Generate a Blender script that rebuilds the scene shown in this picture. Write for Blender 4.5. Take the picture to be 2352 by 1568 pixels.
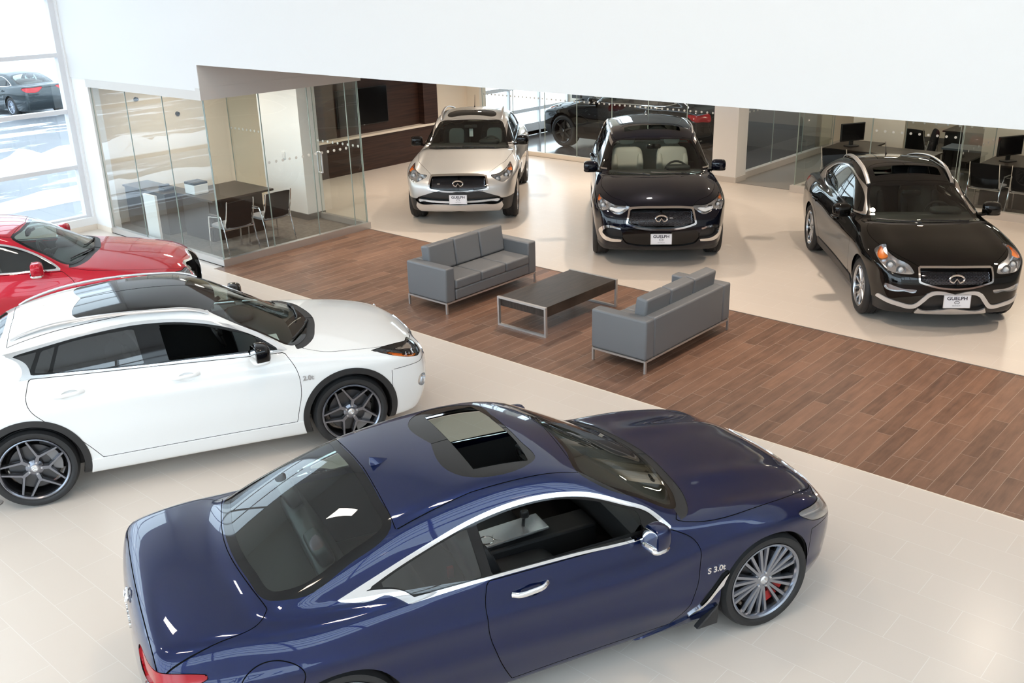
import bpy, math, random
import numpy as np
from mathutils import Matrix, Vector
for _o in list(bpy.data.objects): bpy.data.objects.remove(_o)
scene = bpy.context.scene
# ---------------------------------------------------------------- camera
CAM_R = np.array([[ 0.74794648, 0.66329497,-0.0248163 ], [ 0.21997783,-0.28297987,-0.93355886], [-0.62624741, 0.69279303,-0.35756398]])   # rows: right, down, forward
CAM_P = (12.7343,-7.6563,4.1300)
cam_d = bpy.data.cameras.new('camera'); cam = bpy.data.objects.new('camera', cam_d); scene.collection.objects.link(cam)
cam_d.sensor_width = 36; cam_d.lens = 2242.08 / 2352 * 36; cam_d.clip_start = .05; cam_d.clip_end = 500
_m = np.eye(4); _m[:3, 0] = CAM_R[0]; _m[:3, 1] = -CAM_R[1]; _m[:3, 2] = -CAM_R[2]; _m[:3, 3] = CAM_P
cam.matrix_world = Matrix(_m.tolist()); scene.camera = cam

# ---------------------------------------------------------------- sky, lamps, exposure
PI = math.pi
world = bpy.data.worlds.new('sky'); scene.world = world; world.use_nodes = True
_b = world.node_tree.nodes['Background']; _b.inputs[0].default_value = (.75, .88, 1.0, 1); _b.inputs[1].default_value = 4.4
vs = scene.view_settings; vs.view_transform = 'Standard'; vs.look = 'None'; vs.exposure = .18; vs.gamma = 1; vs.use_curve_mapping = False
scene.cycles.max_bounces = 8; scene.cycles.diffuse_bounces = 4; scene.cycles.glossy_bounces = 4; scene.cycles.transmission_bounces = 4; scene.cycles.transparent_max_bounces = 16
scene.cycles.use_denoising = True; scene.cycles.sample_clamp_indirect = 6; scene.cycles.caustics_reflective = False; scene.cycles.caustics_refractive = False
def area(name, loc, sx, sy, power, col, rot=(0, 0, 0), shape='RECTANGLE', spread=PI):
    d = bpy.data.lights.new(name, 'AREA'); d.shape = shape; d.size = sx; d.size_y = sy; d.energy = power; d.color = col; d.spread = spread
    o = bpy.data.objects.new(name, d); scene.collection.objects.link(o); o.location = loc; o.rotation_euler = rot
    return o
PI = math.pi
# long ceiling lamps of the tall hall
for i, x in enumerate((.5, 5.5, 10.0)):
    for j, y in enumerate((-9.0, -3.6)):
        area('ceiling_lamp', (x, y, 8.6), 1.4, .4, (46, 66, 92)[i], ((1, .92, .82), (1, .86, .70), (1, .80, .60))[i])
# downlights of the low back area
for x in (-2.4, .8, 4.0, 7.2, 10.4):
    for y in (2.0, 5.0, 8.0):
        if x < 0 and y < 3: continue
        area('ceiling_downlight', (x + .3, y, 2.94), .12, .12, 44 if y > 6 and x < 1 else 26, (1, .84, .68), shape='DISK', spread=2.3)
for x, y in ((5.6, 11.2), (8.4, 11.2), (5.6, 14.2), (8.4, 14.2)):
    area('ceiling_downlight', (x, y, 2.74), .3, .3, 22, (1, .86, .70))
for x, y in ((-2.6, 1.5), (-1.0, 1.5)): area('ceiling_downlight', (x, y, 2.60), .3, .3, 24, (1, .88, .74))
for x in (-2, 1.0):
    area('ceiling_downlight', (x, 12.5, 3.9), .6, .2, 20, (1, .95, .9))

# ---------------------------------------------------------------- surface engine (numpy)
def pchip(px, py, xs):
    px = np.asarray(px, float); py = np.asarray(py, float)
    h = np.diff(px); d = np.diff(py) / h
    m = np.zeros(len(px))
    for i in range(1, len(px) - 1):
        if d[i-1] * d[i] > 0:
            w1 = 2*h[i] + h[i-1]; w2 = h[i] + 2*h[i-1]
            m[i] = (w1 + w2) / (w1 / d[i-1] + w2 / d[i])
    m[0] = d[0]; m[-1] = d[-1]
    i = np.clip(np.searchsorted(px, xs) - 1, 0, len(h) - 1)
    t = (xs - px[i]) / h[i]
    tc = np.clip(t, 0, 1)
    y = ((1 + 2*tc) * (1 - tc)**2 * py[i] + tc * (1 - tc)**2 * h[i] * m[i]
         + tc**2 * (3 - 2*tc) * py[i+1] + tc**2 * (tc - 1) * h[i] * m[i+1])
    y = y + np.where(t < 0, t * h[i] * m[0], 0) + np.where(t > 1, (t - 1) * h[i] * m[-1], 0)
    return y

class Spl:
    """A smooth table function: monotone cubic through the points, then softened."""
    def __init__(s, pts, sig=0.05):
        pts = sorted(pts)
        px = [p[0] for p in pts]; py = [p[1] for p in pts]
        s.h = 0.004
        s.x0 = px[0] - 2.5; n = int((px[-1] + 2.5 - s.x0) / s.h) + 1
        xs = s.x0 + s.h * np.arange(n)
        y = pchip(px, py, xs)
        if sig > 0:
            k = int(3 * sig / s.h) + 1
            g = np.exp(-0.5 * (np.arange(-k, k + 1) * s.h / sig)**2); g /= g.sum()
            yp = np.concatenate([y[0] + (y[0] - y[1:k+1])[::-1], y, y[-1] + (y[-1] - y[-k-1:-1])[::-1]])
            y = np.convolve(yp, g, 'valid')
        s.y = y; s.n = n
        s.dy = np.gradient(y, s.h)
    def _i(s, x, a):
        u = np.clip((x - s.x0) / s.h, 0, s.n - 1.001)
        i = u.astype(np.int64); f = u - i
        return a[i] * (1 - f) + a[i+1] * f
    def __call__(s, x): return s._i(np.asarray(x, float), s.y)
    def d(s, x): return s._i(np.asarray(x, float), s.dy)

def smax(a, b, k):
    h = np.maximum(k - np.abs(a - b), 0) / k
    return np.maximum(a, b) + h*h*h*k / 6
def smin(a, b, k): return -smax(-a, -b, k)
def sstep(a, b, x):
    t = np.clip((x - a) / (b - a), 0, 1)
    return t*t*(3 - 2*t)

def cr(pts, closed=True, n=8):
    """Catmull-Rom through 2D/3D points; a trailing 'c' marks a sharp corner."""
    P = [np.array([v for v in p if v != 'c'], float) for p in pts]
    C = [('c' in p) for p in pts]
    N = len(P); out = []
    for i in range(N if closed else N - 1):
        p1, p2 = P[i], P[(i+1) % N]
        p0 = P[i-1] if (closed or i > 0) and not C[i] else None
        p3 = P[(i+2) % N] if (closed or i + 2 < N) and not C[(i+1) % N] else None
        L = np.linalg.norm(p2 - p1) + 1e-9
        def tan(a, b, c):
            la = np.linalg.norm(b - a) + 1e-9; lc = np.linalg.norm(c - b) + 1e-9
            return ((b - a) / la * lc + (c - b) / lc * la) / (la + lc)
        m1 = tan(p0, p1, p2) if p0 is not None else None
        m2 = tan(p1, p2, p3) if p3 is not None else None
        if m1 is None and m2 is None: m1 = m2 = (p2 - p1) / L
        elif m1 is None: m1 = 2*(p2 - p1)/L - m2 if False else (1.5*(p2 - p1)/L - .5*m2)
        elif m2 is None: m2 = 1.5*(p2 - p1)/L - .5*m1
        m1 = m1 * L; m2 = m2 * L
        for k in range(n):
            t = k / n
            out.append((2*t**3 - 3*t*t + 1)*p1 + (t**3 - 2*t*t + t)*m1 + (-2*t**3 + 3*t*t)*p2 + (t**3 - t*t)*m2)
    if not closed: out.append(P[-1])
    return np.array(out)

def sdpoly(x, y, poly, closed=True):
    """Signed distance to a polygon (negative inside); unsigned for an open polyline."""
    d2 = np.full(x.shape, 1e9); ins = np.zeros(x.shape, bool)
    n = len(poly)
    for i in range(n if closed else n - 1):
        ax, ay = poly[i]; bx, by = poly[(i+1) % n]
        ex, ey = bx - ax, by - ay
        wx, wy = x - ax, y - ay
        t = np.clip((wx*ex + wy*ey) / (ex*ex + ey*ey + 1e-12), 0, 1)
        d2 = np.minimum(d2, (wx - ex*t)**2 + (wy - ey*t)**2)
        if closed and ay != by:
            c = ((ay > y) != (by > y)) & (x < (bx - ax) * (y - ay) / (by - ay) + ax)
            ins ^= c
    d = np.sqrt(d2)
    return np.where(ins, -d, d) if closed else d

class Body:
    """Implicit car body: lower shell blended with the glasshouse. x forward from mid wheelbase, z up."""
    def __init__(s, c):
        s.c = c; S = lambda k, sig=0.05: Spl(c[k], sig)
        s.zt = S('zt', c.get('zt_s', .05)); s.xf = S('xf', .03); s.xr = S('xr', .03); s.zb = S('zb', .06)
        s.hw = S('hw', .07); s.ins = S('ins', .03); s.zr = S('zr', c.get('zr_s', .05)); s.gw = S('gw', .08)
        s.crown = S('crown', .12)
        s.xgr = Spl(c['xgr'], .03) if 'xgr' in c else None
    def half(s, x, z):
        c = s.c
        w = s.hw(x) - s.ins(z)
        for (xc, zc, sx, sz, a) in c.get('bumps', []):
            w = w + a * np.exp(-((x - xc) / sx)**2 - ((z - zc) / sz)**2)
        for (xc, r, a) in c.get('flares', []):
            d = np.sqrt((x - xc)**2 + (z - c['wr'])**2)
            w = w + a * np.exp(-((d - r) / .07)**2)
        for (pts, a, s1) in s.creases:
            zc = pts(x); u = (z - zc) / s1
            w = w + a * np.where(u < 0, np.exp(-u*u*.6), np.exp(-u*u*1.8))
        return w
    @property
    def creases(s):
        if not hasattr(s, '_cr'):
            s._cr = [(Spl(p, .08), a, w) for (p, a, w) in s.c.get('creases', [])]
        return s._cr
    def f(s, P):
        c = s.c
        x, z = P[..., 0], P[..., 2]; ay = np.sqrt(P[..., 1]**2 + 1e-6)
        kn, kr = c.get('kn', .25), c.get('kr', .15)
        ay25 = ay**2.6
        xfw = x + kn * ay25; xrw = x - kr * ay25
        hw0 = s.hw(x)
        zc = z + s.crown(x) * (ay / hw0)**2.4
        for (x0, x1, yc, wy, a) in c.get('hood', []):
            zc = zc - a * np.exp(-((ay - yc) / wy)**2) * sstep(x0, x0 + .5, x) * (1 - sstep(x1 - .4, x1, x))
        # lower shell
        ft = (zc - s.zt(x)) / np.sqrt(1 + s.zt.d(x)**2)
        ff = (xfw - s.xf(z)) / np.sqrt(1 + s.xf.d(z)**2)
        fr = (s.xr(z) - xrw) / np.sqrt(1 + s.xr.d(z)**2)
        fb = s.zb(x) - z
        fs = (ay - s.half(x, z)) * .96
        r1 = c.get('r_top', .09)
        lo = smax(ft, fs, r1)
        lo = smax(lo, smax(ff, fr, .05), c.get('r_end', .10))
        lo = smax(lo, fb, .05)
        # glasshouse
        kw = c.get('kw', .16); kb = c.get('kb', .12)
        xg = x + np.where(x > c['xmid'], kw, -kb) * ay**2 * sstep(0, .35, np.abs(x - c['xmid']))
        zg = z + c.get('rc', .05) * (ay / .55)**2
        gt = (zg - s.zr(xg)) / np.sqrt(1 + s.zr.d(xg)**2)
        if s.xgr is not None:
            gr = (s.xgr(z) - (x - kb * ay**2)) / np.sqrt(1 + s.xgr.d(z)**2)
            gt = smax(gt, gr, c.get('r_hatch', .12))
        dz = smax(z - c['zbelt'], 0 * z, .06); dm = np.minimum(z - c['zbelt'] + .03, 0)
        gs = (ay - (s.gw(x) - c['t1'] * dz - c['t2'] * dz * dz + .5 * dm)) / np.sqrt(1 + (c['t1'] + c['t2'] * dz)**2)
        gh = smax(gt, gs, c.get('r_rail', .09))
        gh = smax(gh, .35 - z, .02)
        gx = c.get('gx', (c['zr'][0][0], c['zr'][-1][0]))
        gh = smax(gh, np.maximum(x - gx[1], gx[0] - x), .03)
        return smin(lo, gh, c.get('r_belt', .05))
    def grad(s, P, e=.003):
        g = np.empty(P.shape)
        for k in range(3):
            d = np.zeros(3); d[k] = e
            g[..., k] = (s.f(P + d) - s.f(P - d)) / (2*e)
        return g
    def snap(s, P, it=3):
        for _ in range(it):
            g = s.grad(P); v = s.f(P)
            P = P - np.clip(v / ((g**2).sum(-1) + 1e-9), -.03, .03)[..., None] * g
        return P
    def normal(s, P):
        g = s.grad(P, .002)
        return g / (np.linalg.norm(g, axis=-1, keepdims=True) + 1e-12)
    def ray(s, O, D, tmax=3.0, st=.02):
        """First hit of rays from outside; nan where missed."""
        O = np.atleast_2d(np.asarray(O, float)); D = np.broadcast_to(np.asarray(D, float), O.shape)
        n = len(O); lo = np.full(n, np.nan); t = np.zeros(n)
        for k in range(int(tmax / st) + 1):
            tt = k * st
            v = s.f(O + D * tt)
            m = np.isnan(lo) & (v < 0); lo[m] = tt
        a = np.where(np.isnan(lo), 0, lo - st); b = np.where(np.isnan(lo), 0, lo)
        for _ in range(14):
            m = (a + b) / 2; v = s.f(O + D * m[:, None])
            b = np.where(v < 0, m, b); a = np.where(v < 0, a, m)
        P = O + D * b[:, None]; P[np.isnan(lo)] = np.nan
        return P
    def on(s, view, pts, sgn=-1):
        """Put 2D points of a view onto the surface."""
        p = np.atleast_2d(np.asarray(pts, float)); n = len(p); z = np.zeros(n)
        if view == 'side': return s.ray(np.stack([p[:, 0], z + sgn*1.3, p[:, 1]], 1), [0, -sgn, 0])
        if view == 'front': return s.ray(np.stack([z + 3.3, p[:, 0], p[:, 1]], 1), [-1, 0, 0])
        if view == 'rear': return s.ray(np.stack([z - 3.3, p[:, 0], p[:, 1]], 1), [1, 0, 0])
        if view == 'top': return s.ray(np.stack([p[:, 0], p[:, 1], z + 2.3], 1), [0, 0, -1])

def surface_net(f, lo, hi, h):
    ax = [np.arange(lo[k], hi[k] + h, h) for k in range(3)]
    n = [len(a) for a in ax]
    G = np.empty(n)
    for i in range(0, n[0], 24):
        X, Y, Z = np.meshgrid(ax[0][i:i+24], ax[1], ax[2], indexing='ij')
        G[i:i+24] = f(np.stack([X, Y, Z], -1))
    ins = G < 0
    nc = [k - 1 for k in n]
    acc = np.zeros(nc + [3]); cnt = np.zeros(nc)
    cidx = np.stack(np.meshgrid(*[np.arange(k) for k in nc], indexing='ij'), -1).astype(float)
    for d in range(3):
        e = [1 if k == d else 0 for k in range(3)]
        o = [k for k in range(3) if k != d]
        for a in (0, 1):
            for b in (0, 1):
                s0 = [0, 0, 0]; s0[o[0]] = a; s0[o[1]] = b
                A = G[s0[0]:s0[0]+nc[0], s0[1]:s0[1]+nc[1], s0[2]:s0[2]+nc[2]]
                s1 = [s0[k] + e[k] for k in range(3)]
                B = G[s1[0]:s1[0]+nc[0], s1[1]:s1[1]+nc[1], s1[2]:s1[2]+nc[2]]
                m = (A < 0) != (B < 0)
                t = np.where(m, A / np.where(A == B, 1, A - B), 0)
                w = np.zeros(nc + [3]); w[..., d] = t
                w[..., o[0]] = a; w[..., o[1]] = b
                acc += w * m[..., None]; cnt += m
    act = cnt > 0
    vid = np.full(nc, -1); vid[act] = np.arange(act.sum())
    V = (cidx[act] + acc[act] / cnt[act][:, None]) * h + np.array(lo)
    T = []
    for d in range(3):
        o = [(d + 1) % 3, (d + 2) % 3]
        sl0 = [slice(1, -1)] * 3; sl0[d] = slice(0, -1)
        sl1 = [slice(1, -1)] * 3; sl1[d] = slice(1, None)
        A = ins[tuple(sl0)]; B = ins[tuple(sl1)]
        for flip in (False, True):
            m = (A & ~B) if not flip else (~A & B)
            ii = np.argwhere(m); off = np.ones(3, int); off[d] = 0
            c = ii + off
            def cell(da, db):
                q = c.copy(); q[:, o[0]] -= da; q[:, o[1]] -= db
                return vid[q[:, 0], q[:, 1], q[:, 2]]
            q = np.stack([cell(1, 1), cell(0, 1), cell(0, 0), cell(1, 0)], 1)
            if flip: q = q[:, ::-1]
            T.append(q)
    Q = np.concatenate(T)
    return V, Q

class Skin:
    """Triangle skin of a Body that can be cut into labelled regions along smooth outlines."""
    def __init__(s, body, h):
        s.b = body; c = body.c
        V, Q = surface_net(body.f, (c['x0'], -h*.5, .1), (c['x1'], 1.06, c['ztop']), h)
        V = body.snap(V, 4)
        # mirror the y>=0 half
        on = V[:, 1] < h * .51
        Vh = V.copy()
        keepq = (Q >= 0).all(1)
        Q = Q[keepq]
        T = np.concatenate([Q[:, [0, 1, 2]], Q[:, [0, 2, 3]]])
        s.V, s.T = Vh, T; s.names = ['body']; s.L = np.zeros(len(T), int)
        # clip at y = 0, then mirror
        s.cut(Vh[:, 1] * -1.0, ['body'], 'half', snap=False)
        keep = s.L == s.names.index('half')
        T = s.T[keep]; V = s.V.copy(); V[np.abs(V[:, 1]) < 1e-6, 1] = 0
        n = len(V); mir = V * np.array([1, -1, 1])
        mid = np.arange(n) + n; mid[V[:, 1] == 0] = np.where(V[:, 1] == 0)[0]
        s.V = np.concatenate([V, mir]); s.T = np.concatenate([T, mid[T][:, ::-1]])
        s.names = ['body']; s.L = np.zeros(len(s.T), int)
    def lab(s, n):
        if n not in s.names: s.names.append(n)
        return s.names.index(n)
    def cut(s, d, frm, to, snap=True):
        d = np.where(np.abs(d) < 2e-5, 2e-5, d)
        fi = [s.names.index(n) for n in frm if n in s.names]
        ti = s.lab(to)
        sel = np.isin(s.L, fi)
        idx = np.where(sel)[0]
        S = d[s.T[idx]] < 0; k = S.sum(1)
        s.L[idx[k == 3]] = ti
        newT, newL, kill = [], [], []
        E = {}
        for kk in (1, 2):
            ii = idx[k == kk]
            if len(ii) == 0: continue
            t = s.T[ii]; m = S[k == kk]
            if kk == 2: m = ~m
            r = m.argmax(1)
            a = t[np.arange(len(t)), r]; b = t[np.arange(len(t)), (r+1) % 3]; c = t[np.arange(len(t)), (r+2) % 3]
            E[kk] = (ii, a, b, c)
        if not E: return
        pairs = np.concatenate([np.concatenate([np.stack([a, b], 1), np.stack([a, c], 1)]) for (_, a, b, c) in E.values()])
        ps = np.sort(pairs, 1); u, inv = np.unique(ps, axis=0, return_inverse=True); inv = inv.reshape(-1)
        da, db = d[u[:, 0]], d[u[:, 1]]
        tt = (da / (da - db))[:, None]
        NV = s.V[u[:, 0]] * (1 - tt) + s.V[u[:, 1]] * tt
        if snap: NV = s.b.snap(NV, 1)
        base = len(s.V); s.V = np.concatenate([s.V, NV])
        p = 0
        for kk, (ii, a, b, c) in E.items():
            n = len(ii); ab = base + inv[p:p+n]; ac = base + inv[p+n:p+2*n]; p += 2*n
            old = s.L[ii]
            one = np.stack([a, ab, ac], 1); q1 = np.stack([ab, b, c], 1); q2 = np.stack([ab, c, ac], 1)
            tin = np.full(n, ti)
            newT += [one, q1, q2]
            newL += [tin, old, old] if kk == 1 else [old, tin, tin]
            kill.append(ii)
        keep = np.ones(len(s.T), bool); keep[np.concatenate(kill)] = False
        s.T = np.concatenate([s.T[keep]] + newT); s.L = np.concatenate([s.L[keep]] + newL)
    # distance functions of outlines in a view
    def d(s, view, poly, sgn=0, closed=True, lim=None):
        V = s.V; ay = np.abs(V[:, 1]); c = s.b.c
        if view == 'side':
            x, y = V[:, 0], V[:, 2]; m = (.25 - ay) if sgn == 0 else (.25 - V[:, 1] * sgn)
        elif view == 'front': x, y = ay, V[:, 2]; m = (lim if lim is not None else .9) - V[:, 0]
        elif view == 'rear': x, y = ay, V[:, 2]; m = V[:, 0] - (lim if lim is not None else -.9)
        elif view == 'top': x, y = V[:, 0], ay; m = (lim if lim is not None else .5) - V[:, 2]
        elif view == 'corner': x, y = ay - (V[:, 0] - c['nose']), V[:, 2]; m = (lim if lim is not None else .9) - V[:, 0]
        elif view == 'tail': x, y = ay + (V[:, 0] - c['tail']), V[:, 2]; m = V[:, 0] + .9
        if sgn and view != 'side': m = np.maximum(m, -V[:, 1] * sgn)
        poly = np.asarray(poly, float)
        lo = poly.min(0) - .12; hi = poly.max(0) + .12
        near = (x > lo[0]) & (x < hi[0]) & (y > lo[1]) & (y < hi[1]) & (m < .12)
        r = np.full(len(V), .1)
        r[near] = np.maximum(sdpoly(x[near], y[near], poly, closed), m[near] if closed else m[near])
        return r
    def region(s, view, poly, frm, to, sgn=0, gap=0, lim=None):
        if gap:
            s.cut(s.d(view, poly, sgn, lim=lim) - gap, frm, 'gap')
            s.cut(s.d(view, poly, sgn, lim=lim) + gap, ['gap'], to)
        else: s.cut(s.d(view, poly, sgn, lim=lim), frm, to)
    def ring(s, view, poly, w, frm, to, sgn=0, lim=None):
        s.cut(s.d(view, poly, sgn, lim=lim) - w, frm, to)
    def seam(s, view, line, frm, w=.0035, sgn=0, to='gap', lim=None):
        s.cut(s.d(view, line, sgn, closed=False, lim=lim) - w, frm, to)
    def get(s, label, off=0.0, flip=False, walls=True):
        """(verts, faces, normals) of a region, optionally sunk or raised with side walls."""
        if label not in s.names: return None
        T = s.T[s.L == s.names.index(label)]
        if len(T) == 0: return None
        u, inv = np.unique(T, return_inverse=True); T = inv.reshape(T.shape)
        V0 = s.V[u]; N = s.b.normal(V0)
        V = V0 + N * off
        F = [T]
        if off and walls:
            e = np.concatenate([T[:, [0, 1]], T[:, [1, 2]], T[:, [2, 0]]])
            k = np.sort(e, 1); _, ix, ct = np.unique(k, axis=0, return_index=True, return_counts=True)
            be = e[ix[ct == 1]]
            n = len(V)
            bv = np.unique(be); mp = np.full(n, -1); mp[bv] = np.arange(len(bv))
            wallV = np.concatenate([V[bv], V0[bv]]); wn = np.concatenate([N[bv], N[bv]])
            w0 = mp[be[:, 0]]; w1 = mp[be[:, 1]]; m = len(bv)
            if off > 0: q1 = np.stack([w1, w0, w0 + m], 1); q2 = np.stack([w1, w0 + m, w1 + m], 1)
            else: q1 = np.stack([w1, w0, w0 + m], 1); q2 = np.stack([w1, w0 + m, w1 + m], 1)
            return V, T, N, wallV, np.concatenate([q1, q2])
        if flip: T = T[:, ::-1]; N = -N
        return V, T, N, None, None

# ---------------------------------------------------------------- mesh helpers
COL = bpy.context.scene.collection
PI = math.pi
class MB:
    """Collects vertices and faces for one mesh object."""
    def __init__(s): s.v = []; s.f = []
    def add(s, V, F):
        n = len(s.v); s.v += [tuple(float(c) for c in p) for p in V]
        s.f += [tuple(int(i) + n for i in q) for q in F]; return s
    def box(s, x0, y0, z0, x1, y1, z1):
        V = [(x, y, z) for z in (z0, z1) for y in (y0, y1) for x in (x0, x1)]
        return s.add(V, [(0,2,3,1),(4,5,7,6),(0,1,5,4),(2,6,7,3),(0,4,6,2),(1,3,7,5)])
    def bar(s, a, b, w, h, up=(0, 0, 1)):
        a = np.array(a, float); b = np.array(b, float); d = b - a; d /= np.linalg.norm(d)
        u = np.array(up, float)
        if abs(d @ u) > .99: u = np.array([1., 0, 0])
        r = np.cross(d, u); r /= np.linalg.norm(r); u = np.cross(r, d)
        V = [p + r*w/2*i + u*h/2*j for p in (a, b) for j in (-1, 1) for i in (-1, 1)]
        return s.add(V, [(0,1,3,2),(4,6,7,5),(0,4,5,1),(2,3,7,6),(0,2,6,4),(1,5,7,3)])
    def tube(s, pts, r, n=8, closed=False, cap=True, flat=1.0, nrm=None):
        P = np.array(pts, float); m = len(P)
        T = np.gradient(P, axis=0) if not closed else np.roll(P, -1, 0) - np.roll(P, 1, 0)
        T /= np.linalg.norm(T, axis=1, keepdims=True) + 1e-12
        V = []
        if nrm is None:
            u = np.cross(T[0], [0, 0, 1]);
            if np.linalg.norm(u) < .1: u = np.cross(T[0], [0, 1, 0])
            u /= np.linalg.norm(u)
        for i in range(m):
            if nrm is not None:
                w = np.array(nrm[i] if np.ndim(nrm) > 1 else nrm, float); u = np.cross(T[i], w)
                u /= np.linalg.norm(u) + 1e-12
            else:
                u = u - T[i] * (u @ T[i]); u /= np.linalg.norm(u) + 1e-12
            w = np.cross(u, T[i])
            rr = r[i] if np.ndim(r) else r
            for k in range(n):
                a = 2*PI*k/n + PI/n
                V.append(P[i] + rr*(math.cos(a)*u + flat*math.sin(a)*w))
        F = []
        for i in range(m if closed else m - 1):
            j = (i + 1) % m
            for k in range(n):
                l = (k + 1) % n
                F.append((i*n+k, i*n+l, j*n+l, j*n+k))
        if cap and not closed:
            F.append(tuple(range(n))[::-1]); F.append(tuple((m-1)*n + k for k in range(n)))
        return s.add(V, F)
    def lathe(s, prof, n=48, axis='y', c=(0, 0, 0), a0=0, a1=2*PI, closed_prof=False):
        full = abs(a1 - a0 - 2*PI) < 1e-6; m = len(prof); V = []
        N = n if full else n + 1
        for k in range(N):
            a = a0 + (a1 - a0) * k / n; ca, sa = math.cos(a), math.sin(a)
            for (h, r) in prof:
                p = {'y': (r*ca, h, r*sa), 'z': (r*ca, r*sa, h), 'x': (h, r*ca, r*sa)}[axis]
                V.append((p[0]+c[0], p[1]+c[1], p[2]+c[2]))
        F = []
        for k in range(n):
            l = (k + 1) % N
            for i in range(m if closed_prof else m - 1):
                j = (i + 1) % m
                F.append((k*m+i, k*m+j, l*m+j, l*m+i))
        return s.add(V, F)
    def cyl(s, a, b, r, n=20):
        return s.tube([a, b], r, n)
    def sell(s, c, r, e1=.4, e2=.4, rot=None, nu=24, nv=14):
        """Rounded block (superellipsoid)."""
        V = []; pw = lambda v, e: math.copysign(abs(v)**e, v)
        for j in range(nv + 1):
            t = -PI/2 + PI*j/nv
            for i in range(nu):
                u = 2*PI*i/nu
                V.append((r[0]*pw(math.cos(t), e1)*pw(math.cos(u), e2), r[1]*pw(math.cos(t), e1)*pw(math.sin(u), e2), r[2]*pw(math.sin(t), e1)))
        V = np.array(V)
        if rot is not None: V = V @ np.array(rot).T
        V = V + np.array(c)
        F = []
        for j in range(nv):
            for i in range(nu):
                k = (i + 1) % nu; F.append((j*nu+i, j*nu+k, (j+1)*nu+k, (j+1)*nu+i))
        return s.add(V, F)
    def prism(s, poly, z0, z1, axis='z'):
        n = len(poly); P = lambda p, h: {'z': (p[0], p[1], h), 'y': (p[0], h, p[1]), 'x': (h, p[0], p[1])}[axis]
        V = [P(p, z0) for p in poly] + [P(p, z1) for p in poly]
        F = [tuple(range(n))[::-1], tuple(range(n, 2*n))]
        F += [(i, (i+1) % n, n + (i+1) % n, n + i) for i in range(n)]
        return s.add(V, F)
    def xf(s, Mx):
        Mx = np.array(Mx); V = np.array(s.v)
        s.v = [tuple(p) for p in (V @ Mx[:3, :3].T + Mx[:3, 3])]; return s

def rotm(ax, a):
    c, sn = math.cos(a), math.sin(a)
    R = {'x': [[1,0,0],[0,c,-sn],[0,sn,c]], 'y': [[c,0,sn],[0,1,0],[-sn,0,c]], 'z': [[c,-sn,0],[sn,c,0],[0,0,1]]}[ax]
    return np.array(R)
def m4(R, t=(0, 0, 0)):
    Mx = np.eye(4); Mx[:3, :3] = R; Mx[:3, 3] = t; return Mx

def raw_obj(name, V, F, mat, parent=None, smooth=True, sharp=35, normals=None):
    me = bpy.data.meshes.new(name)
    V = np.asarray(V, np.float32)
    me.from_pydata(V.tolist() if not isinstance(F, np.ndarray) else [], [], F if not isinstance(F, np.ndarray) else [])
    if isinstance(F, np.ndarray):
        me.vertices.add(len(V)); me.vertices.foreach_set('co', V.ravel())
        k = F.shape[1]
        me.loops.add(F.size); me.loops.foreach_set('vertex_index', F.astype(np.int32).ravel())
        me.polygons.add(len(F)); me.polygons.foreach_set('loop_start', np.arange(0, F.size, k, dtype=np.int32))
        me.update(calc_edges=True)
    me.validate(clean_customdata=False)
    if smooth:
        me.polygons.foreach_set('use_smooth', np.ones(len(me.polygons), bool))
        if normals is None and sharp is not None: me.set_sharp_from_angle(angle=math.radians(sharp))
        if normals is not None and len(normals) == len(me.vertices):
            me.normals_split_custom_set_from_vertices([tuple(n) for n in normals])
    if mat: me.materials.append(mat)
    o = bpy.data.objects.new(name, me); COL.objects.link(o)
    if parent: o.parent = parent
    return o
def obj(name, mb, mat, parent=None, smooth=True, sharp=35, bevel=0, seg=2):
    o = raw_obj(name, mb.v, mb.f, mat, parent, smooth, sharp)
    if bevel:
        m = o.modifiers.new('bevel', 'BEVEL'); m.width = bevel; m.segments = seg; m.limit_method = 'ANGLE'; m.angle_limit = math.radians(30)
        m.harden_normals = False
    return o
def tag(o, label=None, cat=None, group=None, kind=None):
    if label: o['label'] = label
    if cat: o['category'] = cat
    if group: o['group'] = group
    if kind: o['kind'] = kind
    return o
def thing(name, label, cat, loc=(0, 0, 0), rz=0, group=None):
    o = bpy.data.objects.new(name, None); COL.objects.link(o); o.empty_display_size = .2
    o.location = loc; o.rotation_euler = (0, 0, rz)
    return tag(o, label, cat, group)
def copy_tree(o, parent=None):
    c = o.copy(); COL.objects.link(c)
    if parent is not None: c.parent = parent
    for ch in list(o.children): copy_tree(ch, c)
    return c
def text(name, body, size, mat, parent, Mx, extrude=.001, align='CENTER', sx=1.0, bold=0):
    cu = bpy.data.curves.new(name, 'FONT'); cu.body = body; cu.size = size; cu.extrude = extrude
    cu.align_x = align; cu.align_y = 'CENTER'; cu.offset = bold
    t = bpy.data.objects.new(name, cu); COL.objects.link(t)
    me = bpy.data.meshes.new_from_object(t.evaluated_get(bpy.context.evaluated_depsgraph_get()))
    bpy.data.objects.remove(t); bpy.data.curves.remove(cu)
    S = np.eye(4); S[0, 0] = sx
    me.transform(Matrix((np.array(Mx) @ S).tolist())); me.materials.clear(); me.materials.append(mat)
    o = bpy.data.objects.new(name, me); COL.objects.link(o)
    if parent: o.parent = parent
    return o
def frame_at(p, nx, up=(0, 0, 1)):
    """Text plane at p facing along nx."""
    n = np.array(nx, float); n /= np.linalg.norm(n); u = np.array(up, float); u = u - n*(u@n); u /= np.linalg.norm(u)
    r = np.cross(u, n); Mx = np.eye(4); Mx[:3, 0] = r; Mx[:3, 1] = u; Mx[:3, 2] = n; Mx[:3, 3] = p
    return Mx

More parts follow.
